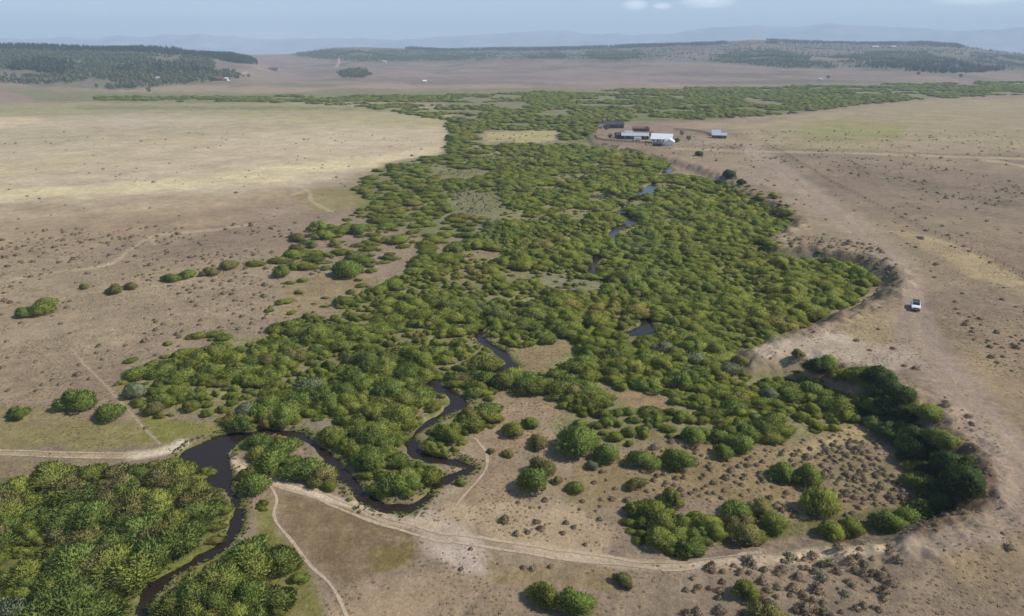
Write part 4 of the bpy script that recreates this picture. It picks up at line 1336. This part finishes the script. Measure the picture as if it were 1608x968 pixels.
tufts = []
x, y = jitter(-170, 170, 54, 230, .85)
u, v, dep = project(x, y, 0 * x)
ok = (u > -60) & (u < 1668) & (v < 1000)
x, y, u, v = x[ok], y[ok], u[ok], v[ok]
rd_, _ = seg_dist(u, v * 1.9, [(p[0], p[1] * 1.9) for p in road])
ok = (rng.uniform(0, 1, x.shape) < .8 * sstep(.3, .62, fbm(x / 7, y / 7, 88, 3))) & (rd_ > 24) & (creek_edge(x, y) > .6)
ok &= ~in_poly(u, v, [(425, 775), (540, 795), (640, 828), (650, 870), (590, 900), (530, 925), (470, 870), (438, 825)])
x, y = x[ok], y[ok]
z = height(x, y)
t0 = tuft_mesh(1)
s_ = rng.uniform(.3, .85, len(x))
# the blades themselves, joined: every tuft is three of the blades of one mould
co = np.empty(len(t0.vertices) * 3, np.float32); t0.vertices.foreach_get('co', co); co = co.reshape(-1, 4, 3)
an = rng.uniform(0, 6.28, len(x)); ca_, sa_ = np.cos(an), np.sin(an)
bl = co.reshape(-1, 3)[None] * s_[:, None, None]
VX = bl[..., 0] * ca_[:, None] - bl[..., 1] * sa_[:, None] + x[:, None]; VY = bl[..., 0] * sa_[:, None] + bl[..., 1] * ca_[:, None] + y[:, None]; VZ = bl[..., 2] * .45 + z[:, None]
Vg = np.stack([VX, VY, VZ], -1).reshape(-1, 3)
ng_ = len(Vg) // 4
gme = mesh_np('dry_grass', Vg, np.arange(ng_ * 4).reshape(-1, 4), M_GRASS, True)
la = gme.attributes.new('leaf', 'FLOAT', 'POINT'); la.data.foreach_set('value', np.repeat(rng.uniform(.2, .9, len(x)), len(co) * 4).astype(np.float32))
nn = np.zeros((len(Vg), 3)); nn[:, 2] = 1
gme.normals_split_custom_set_from_vertices(nn.tolist())
tag(link('dry_grass', gme), 'dry straw-coloured grass on the open ground', 'grass', kind='stuff')
# sedge along the water
x, y = jitter(-60, 125, 52, 330, .55)
ce = creek_edge(x, y)
ok = (ce > -.05) & (ce < 1.7) & (rng.uniform(0, 1, x.shape) < .75 * sstep(.35, .55, fbm(x / 4, y / 4, 8, 3)))
x, y = x[ok], y[ok]; z = height(x, y); s_ = rng.uniform(.45, 1.05, len(x)); an = rng.uniform(0, 6.28, len(x)); ca_, sa_ = np.cos(an), np.sin(an)
bl = co.reshape(-1, 3)[None] * s_[:, None, None]
Vg = np.stack([bl[..., 0] * ca_[:, None] - bl[..., 1] * sa_[:, None] + x[:, None], bl[..., 0] * sa_[:, None] + bl[..., 1] * ca_[:, None] + y[:, None], bl[..., 2] * 1.3 + z[:, None]], -1).reshape(-1, 3)
sme = mesh_np('sedge', Vg, np.arange(len(Vg)).reshape(-1, 4), M_SEDGE, True)
la = sme.attributes.new('leaf', 'FLOAT', 'POINT'); la.data.foreach_set('value', np.repeat(rng.uniform(.2, .9, len(x)), len(co) * 4).astype(np.float32))
nn = np.zeros((len(Vg), 3)); nn[:, 2] = 1
sme.normals_split_custom_set_from_vertices(nn.tolist())
tag(link('sedge', sme), 'bright green sedge along the creek banks', 'sedge', kind='stuff')
print('sedge', len(x))
bpy.data.meshes.remove(t0)
print('tufts', len(x))

# ------------------------------------------------------------------ trees on the hills


def conifer_mesh(seed, n=90):
    g = np.random.default_rng(seed)
    t = g.uniform(.06, 1, n) ** 1.15
    a = g.uniform(0, 6.283, n)
    q = (1 - t) * .17 * g.uniform(.5, 1.1, n) + .006
    pos = np.stack([np.cos(a) * q, np.sin(a) * q, t], -1)
    d = np.stack([np.cos(a), np.sin(a), np.full(n, .35)], -1); d /= np.linalg.norm(d, axis=1)[:, None]
    up = np.stack([np.cos(a), np.sin(a), np.full(n, -.5)], -1); up /= np.linalg.norm(up, axis=1)[:, None]
    ln = .05 + .13 * (1 - t)
    return leafy('crown', pos, d, ln, ln * .9, up, M_CON, g.uniform(.2, .8, n), .6)


def aspen_mesh(seed, n=110):
    g = np.random.default_rng(seed)
    d = g.normal(0, 1, (n, 3)); d /= np.linalg.norm(d, axis=1)[:, None]
    rr = g.uniform(.5, 1.0, n)
    pos = np.stack([d[:, 0] * rr * .24, d[:, 1] * rr * .24, .60 + d[:, 2] * rr * .38], -1)
    up = d + g.normal(0, .5, (n, 3)); up /= np.linalg.norm(up, axis=1)[:, None]
    ln = g.uniform(.10, .17, n)
    return leafy('crown', pos, d, ln, ln * .8, up, M_ASP, g.uniform(.1, .9, n), .6)


def trunk_mesh():
    return MB().cyl(0, 0, .2, .014, .5, n=6, r2=.008).me('trunk', M_TRUNK)


CON = [conifer_mesh(i) for i in range(4)]
ASP = [aspen_mesh(20 + i) for i in range(4)]
TRK = trunk_mesh()


def tree(name, crown, x, y, z, h, w, label, group):
    e = bpy.data.objects.new(name, None); COL.objects.link(e)
    e.location = (x, y, z - .2); e.scale = (h * w, h * w, h); e.rotation_euler = (0, 0, rng.uniform(0, 6.28))
    tag(e, label, 'tree', group)
    c_ = link('crown', crown, e); link('trunk', TRK, e)
    return c_


con_src, asp_src = {}, {}
# conifers that stand out one by one along the left skyline
for i in range(70):
    u = rng.uniform(0, 402)
    v = np.interp(u, [t[0] for t in LEFT_R], [t[1] for t in LEFT_R])
    dx, dy, dz = [float(a) for a in ray(u, v)]
    n = math.hypot(dx, dy); D = LEFT_D * rng.uniform(.985, 1.0)
    x, y = dx / n * D, dy / n * D
    k = i % 4
    c_ = tree('conifer', CON[k], x, y, hz(x, y), rng.uniform(9, 16), rng.uniform(1.1, 1.6), 'dark conifer standing on the skyline of the left hill', 'conifers on the left skyline')
    con_src.setdefault(k, c_)
for (u, v, lab) in [(1508, 123, 'dark round tree alone on the flat at far right'), (1442, 119, 'small dark tree below the right wood'),
                    (234, 146, 'small dark tree below the left wood'), (1300, 125, 'dark tree on the far flat beside a white shed'),
                    (1081, 222, 'small dark tree right of the white-roofed house'), (958, 219, 'dark little tree inside the curved fence at the ranch'), (952, 206, 'dark bushy tree in front of the small pale shed'), (1016, 207, 'dark tree at the right end of the red-brown shelter'), (1070, 214, 'little tree behind the white house near the corral')]:
    if v > 200: x, y, z = ground_at(u, v)
    else: x, y, z = ground_far(u, v)
    c_ = tree('broadleaf_tree', ASP[len(asp_src) % 4], x, y, z, 9 if v < 200 else 4.5, 1.6, lab, None)
    f_ = c_; f_.material_slots[0].link = 'OBJECT'; f_.material_slots[0].material = M_DARK
    asp_src.setdefault(len(asp_src) % 4, c_)
csrc = [con_src[k] for k in sorted(con_src)]; asrc = [asp_src[k] for k in sorted(asp_src)]

WOODS = [
    ('conifer_wood', 'dark conifer wood along the crest of the left hill', 'c', [(-300, 74), (0, 72), (220, 76), (330, 82), (385, 84), (405, 96), (400, 101), (360, 98), (330, 90), (200, 82), (0, 79), (-300, 80)], 7, (9, 15)),
    ('conifer_wood', 'dark conifer stand at the left of the forested slope', 'c', [(15, 106), (60, 97), (110, 99), (116, 118), (60, 117), (20, 114)], 9, (10, 16)),
    ('conifer_wood', 'dark conifer stand trailing down to the houses', 'c', [(160, 115), (200, 105), (290, 100), (345, 120), (310, 122), (230, 116)], 11, (9, 15)),
    ('aspen_wood', 'grey-green aspen wood covering the left hillside', 'a', [(-300, 80), (0, 81), (240, 86), (330, 94), (342, 110), (392, 124), (330, 129), (200, 142), (100, 138), (0, 130), (-300, 130)], 10, (6, 11)),
    ('aspen_wood', 'green aspen scrub on the middle hill', 'a', [(460, 86), (515, 80), (700, 80), (770, 86), (730, 95), (600, 97), (540, 95), (480, 90)], 11, (5, 9)),
    ('aspen_wood', 'aspen patch on the hill right of the bare red slope', 'a', [(820, 86), (880, 81), (890, 92), (830, 92)], 12, (5, 9)),
    ('aspen_wood', 'aspen patch above the pale fields near the picture centre', 'a', [(920, 82), (1000, 78), (1010, 90), (960, 97), (925, 92)], 12, (5, 9)),
    ('aspen_wood', 'aspen wood below the red knoll', 'a', [(1110, 96), (1150, 82), (1230, 80), (1275, 95), (1320, 108), (1240, 108), (1160, 101)], 11, (6, 10)),
    ('conifer_wood', 'dark mixed wood on the slope of the right hill', 'c', [(1335, 106), (1380, 98), (1500, 96), (1590, 108), (1560, 113), (1480, 116), (1400, 109)], 13, (7, 12)),
    ('aspen_wood', 'aspen wood above the dark one on the right hill', 'a', [(1300, 92), (1380, 82), (1500, 86), (1720, 95), (1720, 106), (1590, 106), (1500, 96), (1380, 98), (1320, 100)], 11, (6, 10)),
    ('conifer_wood', 'thin line of conifers along the middle skyline', 'c', [(640, 74), (850, 74), (1000, 69), (1140, 64), (1140, 71), (1000, 75), (850, 80), (640, 80)], 13, (8, 13)),
    ('conifer_wood', 'thin line of conifers along the right skyline', 'c', [(1205, 63), (1420, 64), (1510, 68), (1510, 76), (1420, 71), (1205, 69)], 12, (8, 13)),
    ('aspen_wood', 'loose aspen scrub spread along the middle and right ridge', 'a', [(455, 87), (520, 77), (700, 79), (1000, 72), (1180, 66), (1500, 71), (1620, 88), (1620, 108), (1300, 106), (1150, 98), (1000, 95), (860, 93), (700, 96), (560, 97)], 17, (4, 8)),
    ('aspen_grove', 'small dark grove alone on the middle flats', 'a', [(534, 116), (545, 112), (575, 112), (581, 120), (570, 122), (536, 122)], 6, (7, 10)),
]
for (nm, lab, kd, P, cell, hr) in WOODS:
    A_ = np.array(P, float)
    left = A_[:, 0].max() < 450
    rmin, rmax = (1300, 2450) if left else (1500, 4050)
    ua, ub = A_[:, 0].min() - 10, A_[:, 0].max() + 10
    a0, a1 = math.atan((ua - W0 / 2) / F0 * CP), math.atan((ub - W0 / 2) / F0 * CP)
    n = int((a1 - a0) * .5 * (rmax ** 2 - rmin ** 2) / cell ** 2 * 1.0)
    n = min(n, 60000)
    rr_ = np.sqrt(rng.uniform(rmin ** 2, rmax ** 2, n)); az_ = rng.uniform(a0, a1, n)
    x, y = rr_ * np.sin(az_), rr_ * np.cos(az_)
    z = height(x, y)
    u, v, dep = project(x, y, z)
    ok = in_poly(u + rng.normal(0, 3, n), v + rng.normal(0, .8, n), P)
    ok &= fbm(x / 90, y / 90, 818, 3) > (.3 if kd == 'c' else .36)
    x, y, z = x[ok], y[ok], z[ok]
    if len(x) > 6000:
        kk = rng.choice(len(x), 6000, False); x, y, z = x[kk], y[kk], z[kk]
    if not len(x): continue
    h_ = rng.uniform(hr[0], hr[1], len(x)); w_ = h_ * rng.uniform(1.0, 1.6, len(x))
    srcs = csrc if kd == 'c' else asrc
    scatter(nm, np.stack([x, y, z - .3], -1), rng.uniform(0, 6.28, len(x)), np.stack([w_, w_, h_], -1), rng.integers(0, len(srcs), len(x)), srcs, lab, 'wood', M_CON if kd == 'c' else M_ASP)
    print(nm, len(x))

# ------------------------------------------------------------------ blue mountains on the horizon
MT = [(-900, 58), (-200, 60), (0, 62), (200, 57), (330, 54), (420, 62), (520, 60), (620, 62), (700, 58), (780, 54), (850, 47), (930, 52), (1000, 55), (1060, 52), (1110, 45), (1180, 39), (1240, 42),
      (1300, 37), (1360, 40), (1440, 44), (1500, 49), (1560, 48), (1608, 45), (1800, 42), (2500, 55)]
us = np.linspace(-900, 2500, 460)
vs_ = np.interp(us, [m_[0] for m_ in MT], [m_[1] for m_ in MT]) + (fbm(us / 26, us * 0, 55, 4) - .5) * 7
V, Fs = [], []
ND = 14
for i, (u, v) in enumerate(zip(us, vs_)):
    dx, dy, dz = [float(a) for a in ray(u, v)]
    n = math.hypot(dx, dy)
    zt = CAMZ + 12500 * dz / n
    for k in range(ND):
        t = k / (ND - 1)
        D = 9800 + 2700 * t if t <= 1 else 0
        z = max(-5, zt * (t ** 1.4)) + (float(vnoise(np.array([u / 14]), np.array([t * 9]), 4)[0]) - .5) * 150 * t * (1 - t) * 2
        V.append((dx / n * D, dy / n * D, z if k else -5))
    V.append((dx / n * 13800, dy / n * 13800, -5))
ND += 1
for i in range(len(us) - 1):
    for k in range(ND - 1):
        a = i * ND + k
        Fs.append((a, a + ND, a + ND + 1, a + 1))
M_MT = plain('mountain_rock', (.34, .34, .33), .95, 0, .3, .002)
tag(link('mountains', mesh_np('mountains', V, Fs, M_MT, True)), 'faint blue mountain range along the horizon', kind='structure')

# ------------------------------------------------------------------ buildings
M_WHITE = plain('white_painted_metal', (.78, .78, .78), .5, 0, .06, .6)
M_GREYR = plain('pale_grey_roof', (.42, .45, .48), .5, 0, .12, .6)
M_DKW = plain('dark_stained_timber', (.055, .045, .045), .85, 0, .3, 1.2)
M_GREYWOOD = plain('weathered_post', (.13, .11, .09), .9, 0, .2, 1.0)
M_BRW = plain('brown_timber', (.16, .09, .06), .85, 0, .3, 1.2)
M_REDR = plain('rust_red_roof', (.19, .08, .055), .7, 0, .25, .6)
M_CREAM = plain('cream_wall', (.55, .5, .44), .8, 0, .1, .6)
M_GLASS, _nt, _b = nodes_of('window_glass')
_b.inputs['Base Color'].default_value = (.02, .025, .03, 1); _b.inputs['Roughness'].default_value = .1


def building(name, u, v, L, Dp, hw, hr, rz, wall, roof, label, windows=3, door=True, far=False, cat='house', shed=False):
    x, y, z = ground_far(u, v) if far else ground_at(u, v)
    e = bpy.data.objects.new(name, None); COL.objects.link(e)
    e.location = (x, y, z - .1); e.rotation_euler = (0, 0, R(rz))
    tag(e, label, cat)
    w = MB()
    if shed:
        w.prism([(-Dp / 2, -.6), (Dp / 2, -.6), (Dp / 2, hw + hr), (-Dp / 2, hw)], 'x', -L / 2, L / 2)
    else:
        w.prism([(-Dp / 2, -.6), (Dp / 2, -.6), (Dp / 2, hw), (0, hw + hr), (-Dp / 2, hw)], 'x', -L / 2, L / 2)
    w.build('wall', wall, e)
    o = .45; th = .18
    r = MB()
    if shed:
        k = hr / Dp
        r.prism([(-Dp / 2 - o, hw - o * k + .02), (Dp / 2 + o, hw + hr + o * k + .02), (Dp / 2 + o, hw + hr + o * k + th), (-Dp / 2 - o, hw - o * k + th)], 'x', -L / 2 - o, L / 2 + o)
    else:
        k = hr / (Dp / 2)
        r.prism([(-Dp / 2 - o, hw - o * k + .02), (0, hw + hr + .02), (Dp / 2 + o, hw - o * k + .02), (Dp / 2 + o, hw - o * k + th), (0, hw + hr + th), (-Dp / 2 - o, hw - o * k + th)], 'x', -L / 2 - o, L / 2 + o)
    r.build('roof', roof, e)
    if door:
        d_ = MB().box(-L * .18, -Dp / 2 - .03, hw * .42, min(1.1, L * .2), .08, hw * .84).build('door', M_BRW, e)
        MB().box(-L * .18 + .35, -Dp / 2 - .1, hw * .42, .08, .06, .12).build('handle', M_GREYR, d_)
    for i in range(windows):
        wx = -L / 2 + L * (i + .5) / windows + (L * .06 if abs(-L / 2 + L * (i + .5) / windows + L * .18) < 1 else 0)
        f_ = MB().box(wx, -Dp / 2 - .02, hw * .58, 1.2, .06, 1.0).build('window', M_WHITE if wall != M_WHITE else M_GREYR, e)
        MB().box(wx, -Dp / 2 - .06, hw * .58, .98, .03, .8).build('pane', M_GLASS, f_)
    return e


hs = building('ranch_house', 1039, 224, 14, 9, 3.0, 3.0, -16, M_WHITE, M_WHITE, 'white house with a big white metal roof at the ranch', 4)
building('garage', 1051, 228, 8, 6, 2.6, 1.6, 76, M_WHITE, M_WHITE, 'low white garage in front of the white-roofed house', 1, cat='garage')
building('stable', 997, 218.5, 19, 6, 2.6, 1.3, -8, M_DKW, M_GREYR, 'long dark stable with a pale grey-blue roof at the ranch', 4, cat='stable', shed=True)
building('shed', 974, 217, 7, 5, 2.6, 1.6, 10, M_DKW, M_DKW, 'small dark shed at the left end of the stable', 1, cat='shed')
building('barn', 962, 201, 17, 8, 3.2, 2.4, 4, M_DKW, M_DKW, 'dark open barn at the back left of the ranch yard', 2, cat='barn')
building('shed', 949, 201.5, 5, 5, 3.0, .8, 6, M_CREAM, M_GREYR, 'small pale shed at the left of the dark barn', 1, cat='shed', shed=True)
building('cattle_shelter', 1006, 206, 13, 5, 2.2, 1.0, -4, M_BRW, M_REDR, 'low red-brown shelter behind the white-roofed house', 0, True, cat='shed', shed=True)
building('barn', 1129, 217, 10, 6, 2.4, 1.4, -14, M_DKW, M_GREYR, 'dark barn with a pale roof alone right of the ranch', 2, cat='barn')
building('shed', 1124, 213, 6, 5, 2.6, 1.6, -14, M_BRW, M_GREYR, 'small shed with a light roof behind the lone barn', 1, cat='shed')
building('shed', 987, 213, 6, 4, 2.4, 1.2, -20, M_CREAM, M_GREYR, 'small pale-roofed shed behind the left end of the stable', 1, cat='shed')
building('shed', 1019, 214, 5, 4, 2.2, .9, 12, M_BRW, M_REDR, 'tiny rusty shed between the stable and the white-roofed house', 1, cat='shed', shed=True)
building('shed', 1032, 229.5, 6, 3, 1.8, .5, -12, M_DKW, M_DKW, 'low dark lean-to in front of the white-roofed house', 0, cat='shed', shed=True)
building('farmhouse', 342, 127, 20, 12, 4, 4, 6, M_BRW, M_REDR, 'brown house with a rusty roof at the foot of the left wood', 3, far=True)
building('shed', 357, 127, 9, 7, 4, 2, -30, M_WHITE, M_WHITE, 'white shed beside the brown house at the left wood', 1, far=True, cat='shed')
building('farmhouse', 429, 110.5, 26, 12, 4, 4, 0, M_BRW, M_REDR, 'long dark red house alone on the far flats', 3, far=True)
building('house', 250, 126, 9, 7, 4, 2, 10, M_WHITE, M_GREYR, 'tiny white house in the trees of the left hillside', 2, far=True)
building('house', 77, 128.5, 12, 8, 4, 2, 10, M_CREAM, M_GREYR, 'tiny cream house below the dark stand on the left', 2, far=True)
building('house', 604, 99, 14, 10, 5, 3, 0, M_WHITE, M_GREYR, 'tiny white house at the foot of the middle hill', 2, far=True)
building('house', 667, 130, 7, 6, 3, 2, 10, M_CREAM, M_WHITE, 'tiny white house on the middle flats', 2, far=True)
building('house', 1374, 76, 28, 12, 6, 4, 0, M_CREAM, M_CREAM, 'tan house left of its neighbour high on the right hill', 3, far=True)
building('house', 1402, 76, 20, 12, 6, 4, 0, M_CREAM, M_CREAM, 'tan house right of its neighbour high on the right hill', 3, far=True)
building('shed', 1288, 127, 7, 6, 3, 2, 0, M_WHITE, M_GREYR, 'tiny white shed on the far flats at the right', 1, far=True, cat='shed')

# white stock trailer in the yard
x, y, z = ground_at(1001, 221)
e = bpy.data.objects.new('stock_trailer', None); COL.objects.link(e); e.location = (x, y, z); e.rotation_euler = (0, 0, R(-6))
tag(e, 'white stock trailer parked in front of the long stable', 'trailer')
MB().box(0, 0, 1.5, 5.2, 2.1, 1.9, 0, .18).build('body', M_WHITE, e)
MB().box(3.2, 0, .65, 1.5, .18, .15).build('drawbar', M_DKW, e)
for sx_ in (-.5, .5):
    for sy_ in (-1.0, 1.0):
        MB().cyl(sx_, sy_, .38, .38, .24, 'y').build('wheel', M_DKW, e)


def fence(name, pts, label, step, hgt, mat, rails, post=.14, rail_t=.06, wire=False):
    P = smooth_line([ground_at(u, v)[:2] for u, v in pts], 8)
    d_ = np.concatenate([[0], np.cumsum(np.hypot(*np.diff(P, axis=0).T))])
    n = int(d_[-1] / step)
    t = np.linspace(0, d_[-1], n + 1)
    X, Y = np.interp(t, d_, P[:, 0]), np.interp(t, d_, P[:, 1]); Z = height(X, Y)
    e = bpy.data.objects.new(name, None); COL.objects.link(e); e.location = (X[0], Y[0], Z[0])
    tag(e, label, 'fence')
    pm = MB().box(0, 0, hgt / 2 - .15, post, post, hgt + .3).me('post', mat)
    for a, b_, c_ in zip(X, Y, Z):
        link('post', pm, e, (a - X[0], b_ - Y[0], c_ - Z[0]))
    for rz_ in rails:
        V, Fs = [], []
        for i in range(n):
            p0 = np.array([X[i] - X[0], Y[i] - Y[0], Z[i] - Z[0] + rz_]); p1 = np.array([X[i + 1] - X[0], Y[i + 1] - Y[0], Z[i + 1] - Z[0] + rz_])
            q = len(V); h2 = rail_t
            dr = p1 - p0; nr = np.array([-dr[1], dr[0], 0]) / (np.linalg.norm(dr[:2]) + 1e-9) * rail_t * .5
            for pp in (p0, p1):
                for s1, s2 in ((-1, -1), (1, -1), (1, 1), (-1, 1)):
                    V.append(pp + nr * s1 + np.array([0, 0, h2 * s2]))
            Fs += [(q, q + 1, q + 5, q + 4), (q + 1, q + 2, q + 6, q + 5), (q + 2, q + 3, q + 7, q + 6), (q + 3, q, q + 4, q + 7)]
        link('wire' if wire else 'rail', mesh_np('wire' if wire else 'rail', V, Fs, mat), e)
    return e


fence('rail_fence', [(934, 214), (938, 219), (952, 222), (975, 223.5), (1000, 225), (1028, 228)], 'dark curved rail fence round the front of the ranch yard', 2.6, 1.5, M_DKW, (.45, .9, 1.35), .2, .1)
fence('wire_fence', [(1200, 226), (1222, 236), (1234, 243), (1265, 261), (1300, 283), (1345, 306), (1400, 335), (1450, 360), (1520, 392), (1620, 440)], 'long wire fence running down the right bench from the ranch', 4.2, 1.15, M_GREYWOOD, (.4, .8, 1.05), .1, .02, True)
fence('wire_fence', [(1080, 231), (1180, 235), (1300, 237.5), (1450, 243), (1640, 250)], 'low wire fence along the pale road across the right fields', 5, 1.1, M_GREYWOOD, (.5, 1.0), .1, .02, True)
fence('corral_fence', [(1058, 205), (1085, 206), (1105, 209), (1118, 214)], 'brown corral fence between the white house and the lone barn', 2.8, 1.5, M_BRW, (.45, .9, 1.35), .18, .1)

# ------------------------------------------------------------------ white vehicle on the bench road
M_PAINT, _nt, _b = nodes_of('white_car_paint')
_b.inputs['Base Color'].default_value = (.80, .81, .83, 1); _b.inputs['Roughness'].default_value = .28; _b.inputs['Coat Weight'].default_value = .5
M_TYRE = plain('tyre_rubber', (.025, .025, .027), .85)
M_RIM = plain('wheel_alloy', (.45, .45, .46), .35, .8)
M_TRIM = plain('black_trim', (.03, .03, .033), .6)
M_LAMP, _nt, _b = nodes_of('headlight_lens')
_b.inputs['Base Color'].default_value = (.6, .62, .65, 1); _b.inputs['Roughness'].default_value = .12
x, y, z = ground_at(1437, 485)
car = bpy.data.objects.new('suv', None); COL.objects.link(car)
car.location = (x, y, z + .03); car.rotation_euler = (0, 0, R(-27))
tag(car, 'white sport utility vehicle facing the camera on the bench road', 'car')
# length along Y (front at -Y), width along X
body = MB()
prof = [(-2.30, .48), (-2.36, .70), (-2.30, 1.00), (-2.15, 1.08), (-1.05, 1.20), (2.20, 1.22), (2.36, 1.05), (2.36, .60), (2.25, .45)]
arch = lambda c: [(c + .46 * math.cos(a), .38 + .46 * math.sin(a)) for a in np.linspace(math.asin(.07 / .46), math.pi - math.asin(.07 / .46), 9)]
prof2 = prof + arch(1.42) + arch(-1.42)
body.prism(prof2, 'x', -.95, .95)
bo = body.build('body', M_PAINT, car)
MB().prism([(-.96, 1.21), (2.12, 1.21), (1.92, 1.74), (-.22, 1.76)], 'x', -.80, .80).build('cabin', M_PAINT, car)
hd = MB().prism([(-2.16, 1.085), (-1.08, 1.205), (-1.08, 1.235), (-2.12, 1.115)], 'x', -.82, .82).build('hood', M_PAINT, car)
MB().quad((-.74, -.97, 1.235), (.74, -.97, 1.235), (.70, -.24, 1.755), (-.70, -.24, 1.755)).build('windshield', M_GLASS, car)
MB().quad((-.68, 2.14, 1.30), (.68, 2.14, 1.30), (.64, 1.96, 1.70), (-.64, 1.96, 1.70)).build('rear_window', M_GLASS, car)
for s in (-1, 1):
    for (a, b_) in ((-.62, .45), (.53, 1.75)):
        MB().quad((s * .806, a + (.08 if a < 0 else 0), 1.27), (s * .806, b_, 1.27), (s * .806, b_ - (.12 if b_ > 1 else 0), 1.68), (s * .806, a + (.42 if a < 0 else 0), 1.68)).build('side_window', M_GLASS, car)
    d1 = MB().box(s * .953, -.05, .85, .012, 1.0, .62).build('door', M_PAINT, car)
    MB().box(s * .968, .32, 1.02, .02, .2, .04).build('handle', M_TRIM, d1)
    d1 = MB().box(s * .953, 1.0, .88, .012, .75, .60).build('door', M_PAINT, car)
    MB().box(s * .968, 1.26, 1.04, .02, .2, .04).build('handle', M_TRIM, d1)
    MB().box(s * 1.05, -.62, 1.24, .2, .12, .16, 0, .03).build('mirror', M_TRIM, car)
    MB().box(s * .72, -2.31, .86, .36, .12, .16, 0, .03).build('headlight', M_LAMP, car)
    MB().box(s * .78, 2.34, .98, .22, .08, .34, 0, .02).build('tail_light', plain('tail_light_red', (.35, .02, .02), .3), car)
    MB().box(s * .68, .85, 1.83, .05, 2.0, .05).build('roof_rail', M_TRIM, car)
    for yy in (-1.42, 1.42):
        wh = MB().cyl(s * .84, yy, .38, .38, .24, 'x', 18).build('wheel', M_TYRE, car)
        MB().cyl(s * .93, yy, .38, .22, .08, 'x', 12).build('rim', M_RIM, wh)
MB().box(0, .84, 1.775, 1.44, 2.0, .03).build('roof_panel', M_TRIM, car)
for yy in (.2, 1.4):
    MB().box(0, yy, 1.86, 1.36, .07, .04).build('roof_bar', M_RIM, car)
MB().box(0, -2.36, .83, .95, .06, .26).build('grille', M_TRIM, car)
MB().box(0, -2.37, .55, 1.7, .12, .2, 0, .04).build('bumper', M_TRIM, car)
MB().box(0, -2.44, .60, .5, .02, .12).build('number_plate', M_WHITE, car)

# ------------------------------------------------------------------ air
hzm = bpy.data.materials.new('haze_air'); hzm.use_nodes = True
nt = hzm.node_tree; nt.nodes.clear()
pv = nt.nodes.new('ShaderNodeVolumePrincipled')
pv.inputs['Color'].default_value = (.66, .82, 1.0, 1)
pv.inputs['Density'].default_value = .00015
pv.inputs['Anisotropy'].default_value = .0
ou = nt.nodes.new('ShaderNodeOutputMaterial')
nt.links.new(pv.outputs[0], ou.inputs['Volume'])
hb = MB().box(0, 0, 330, 31600, 31600, 680)
ho = hb.build('haze', hzm)
tag(ho, 'thin blue haze over the whole valley', 'haze', kind='stuff')
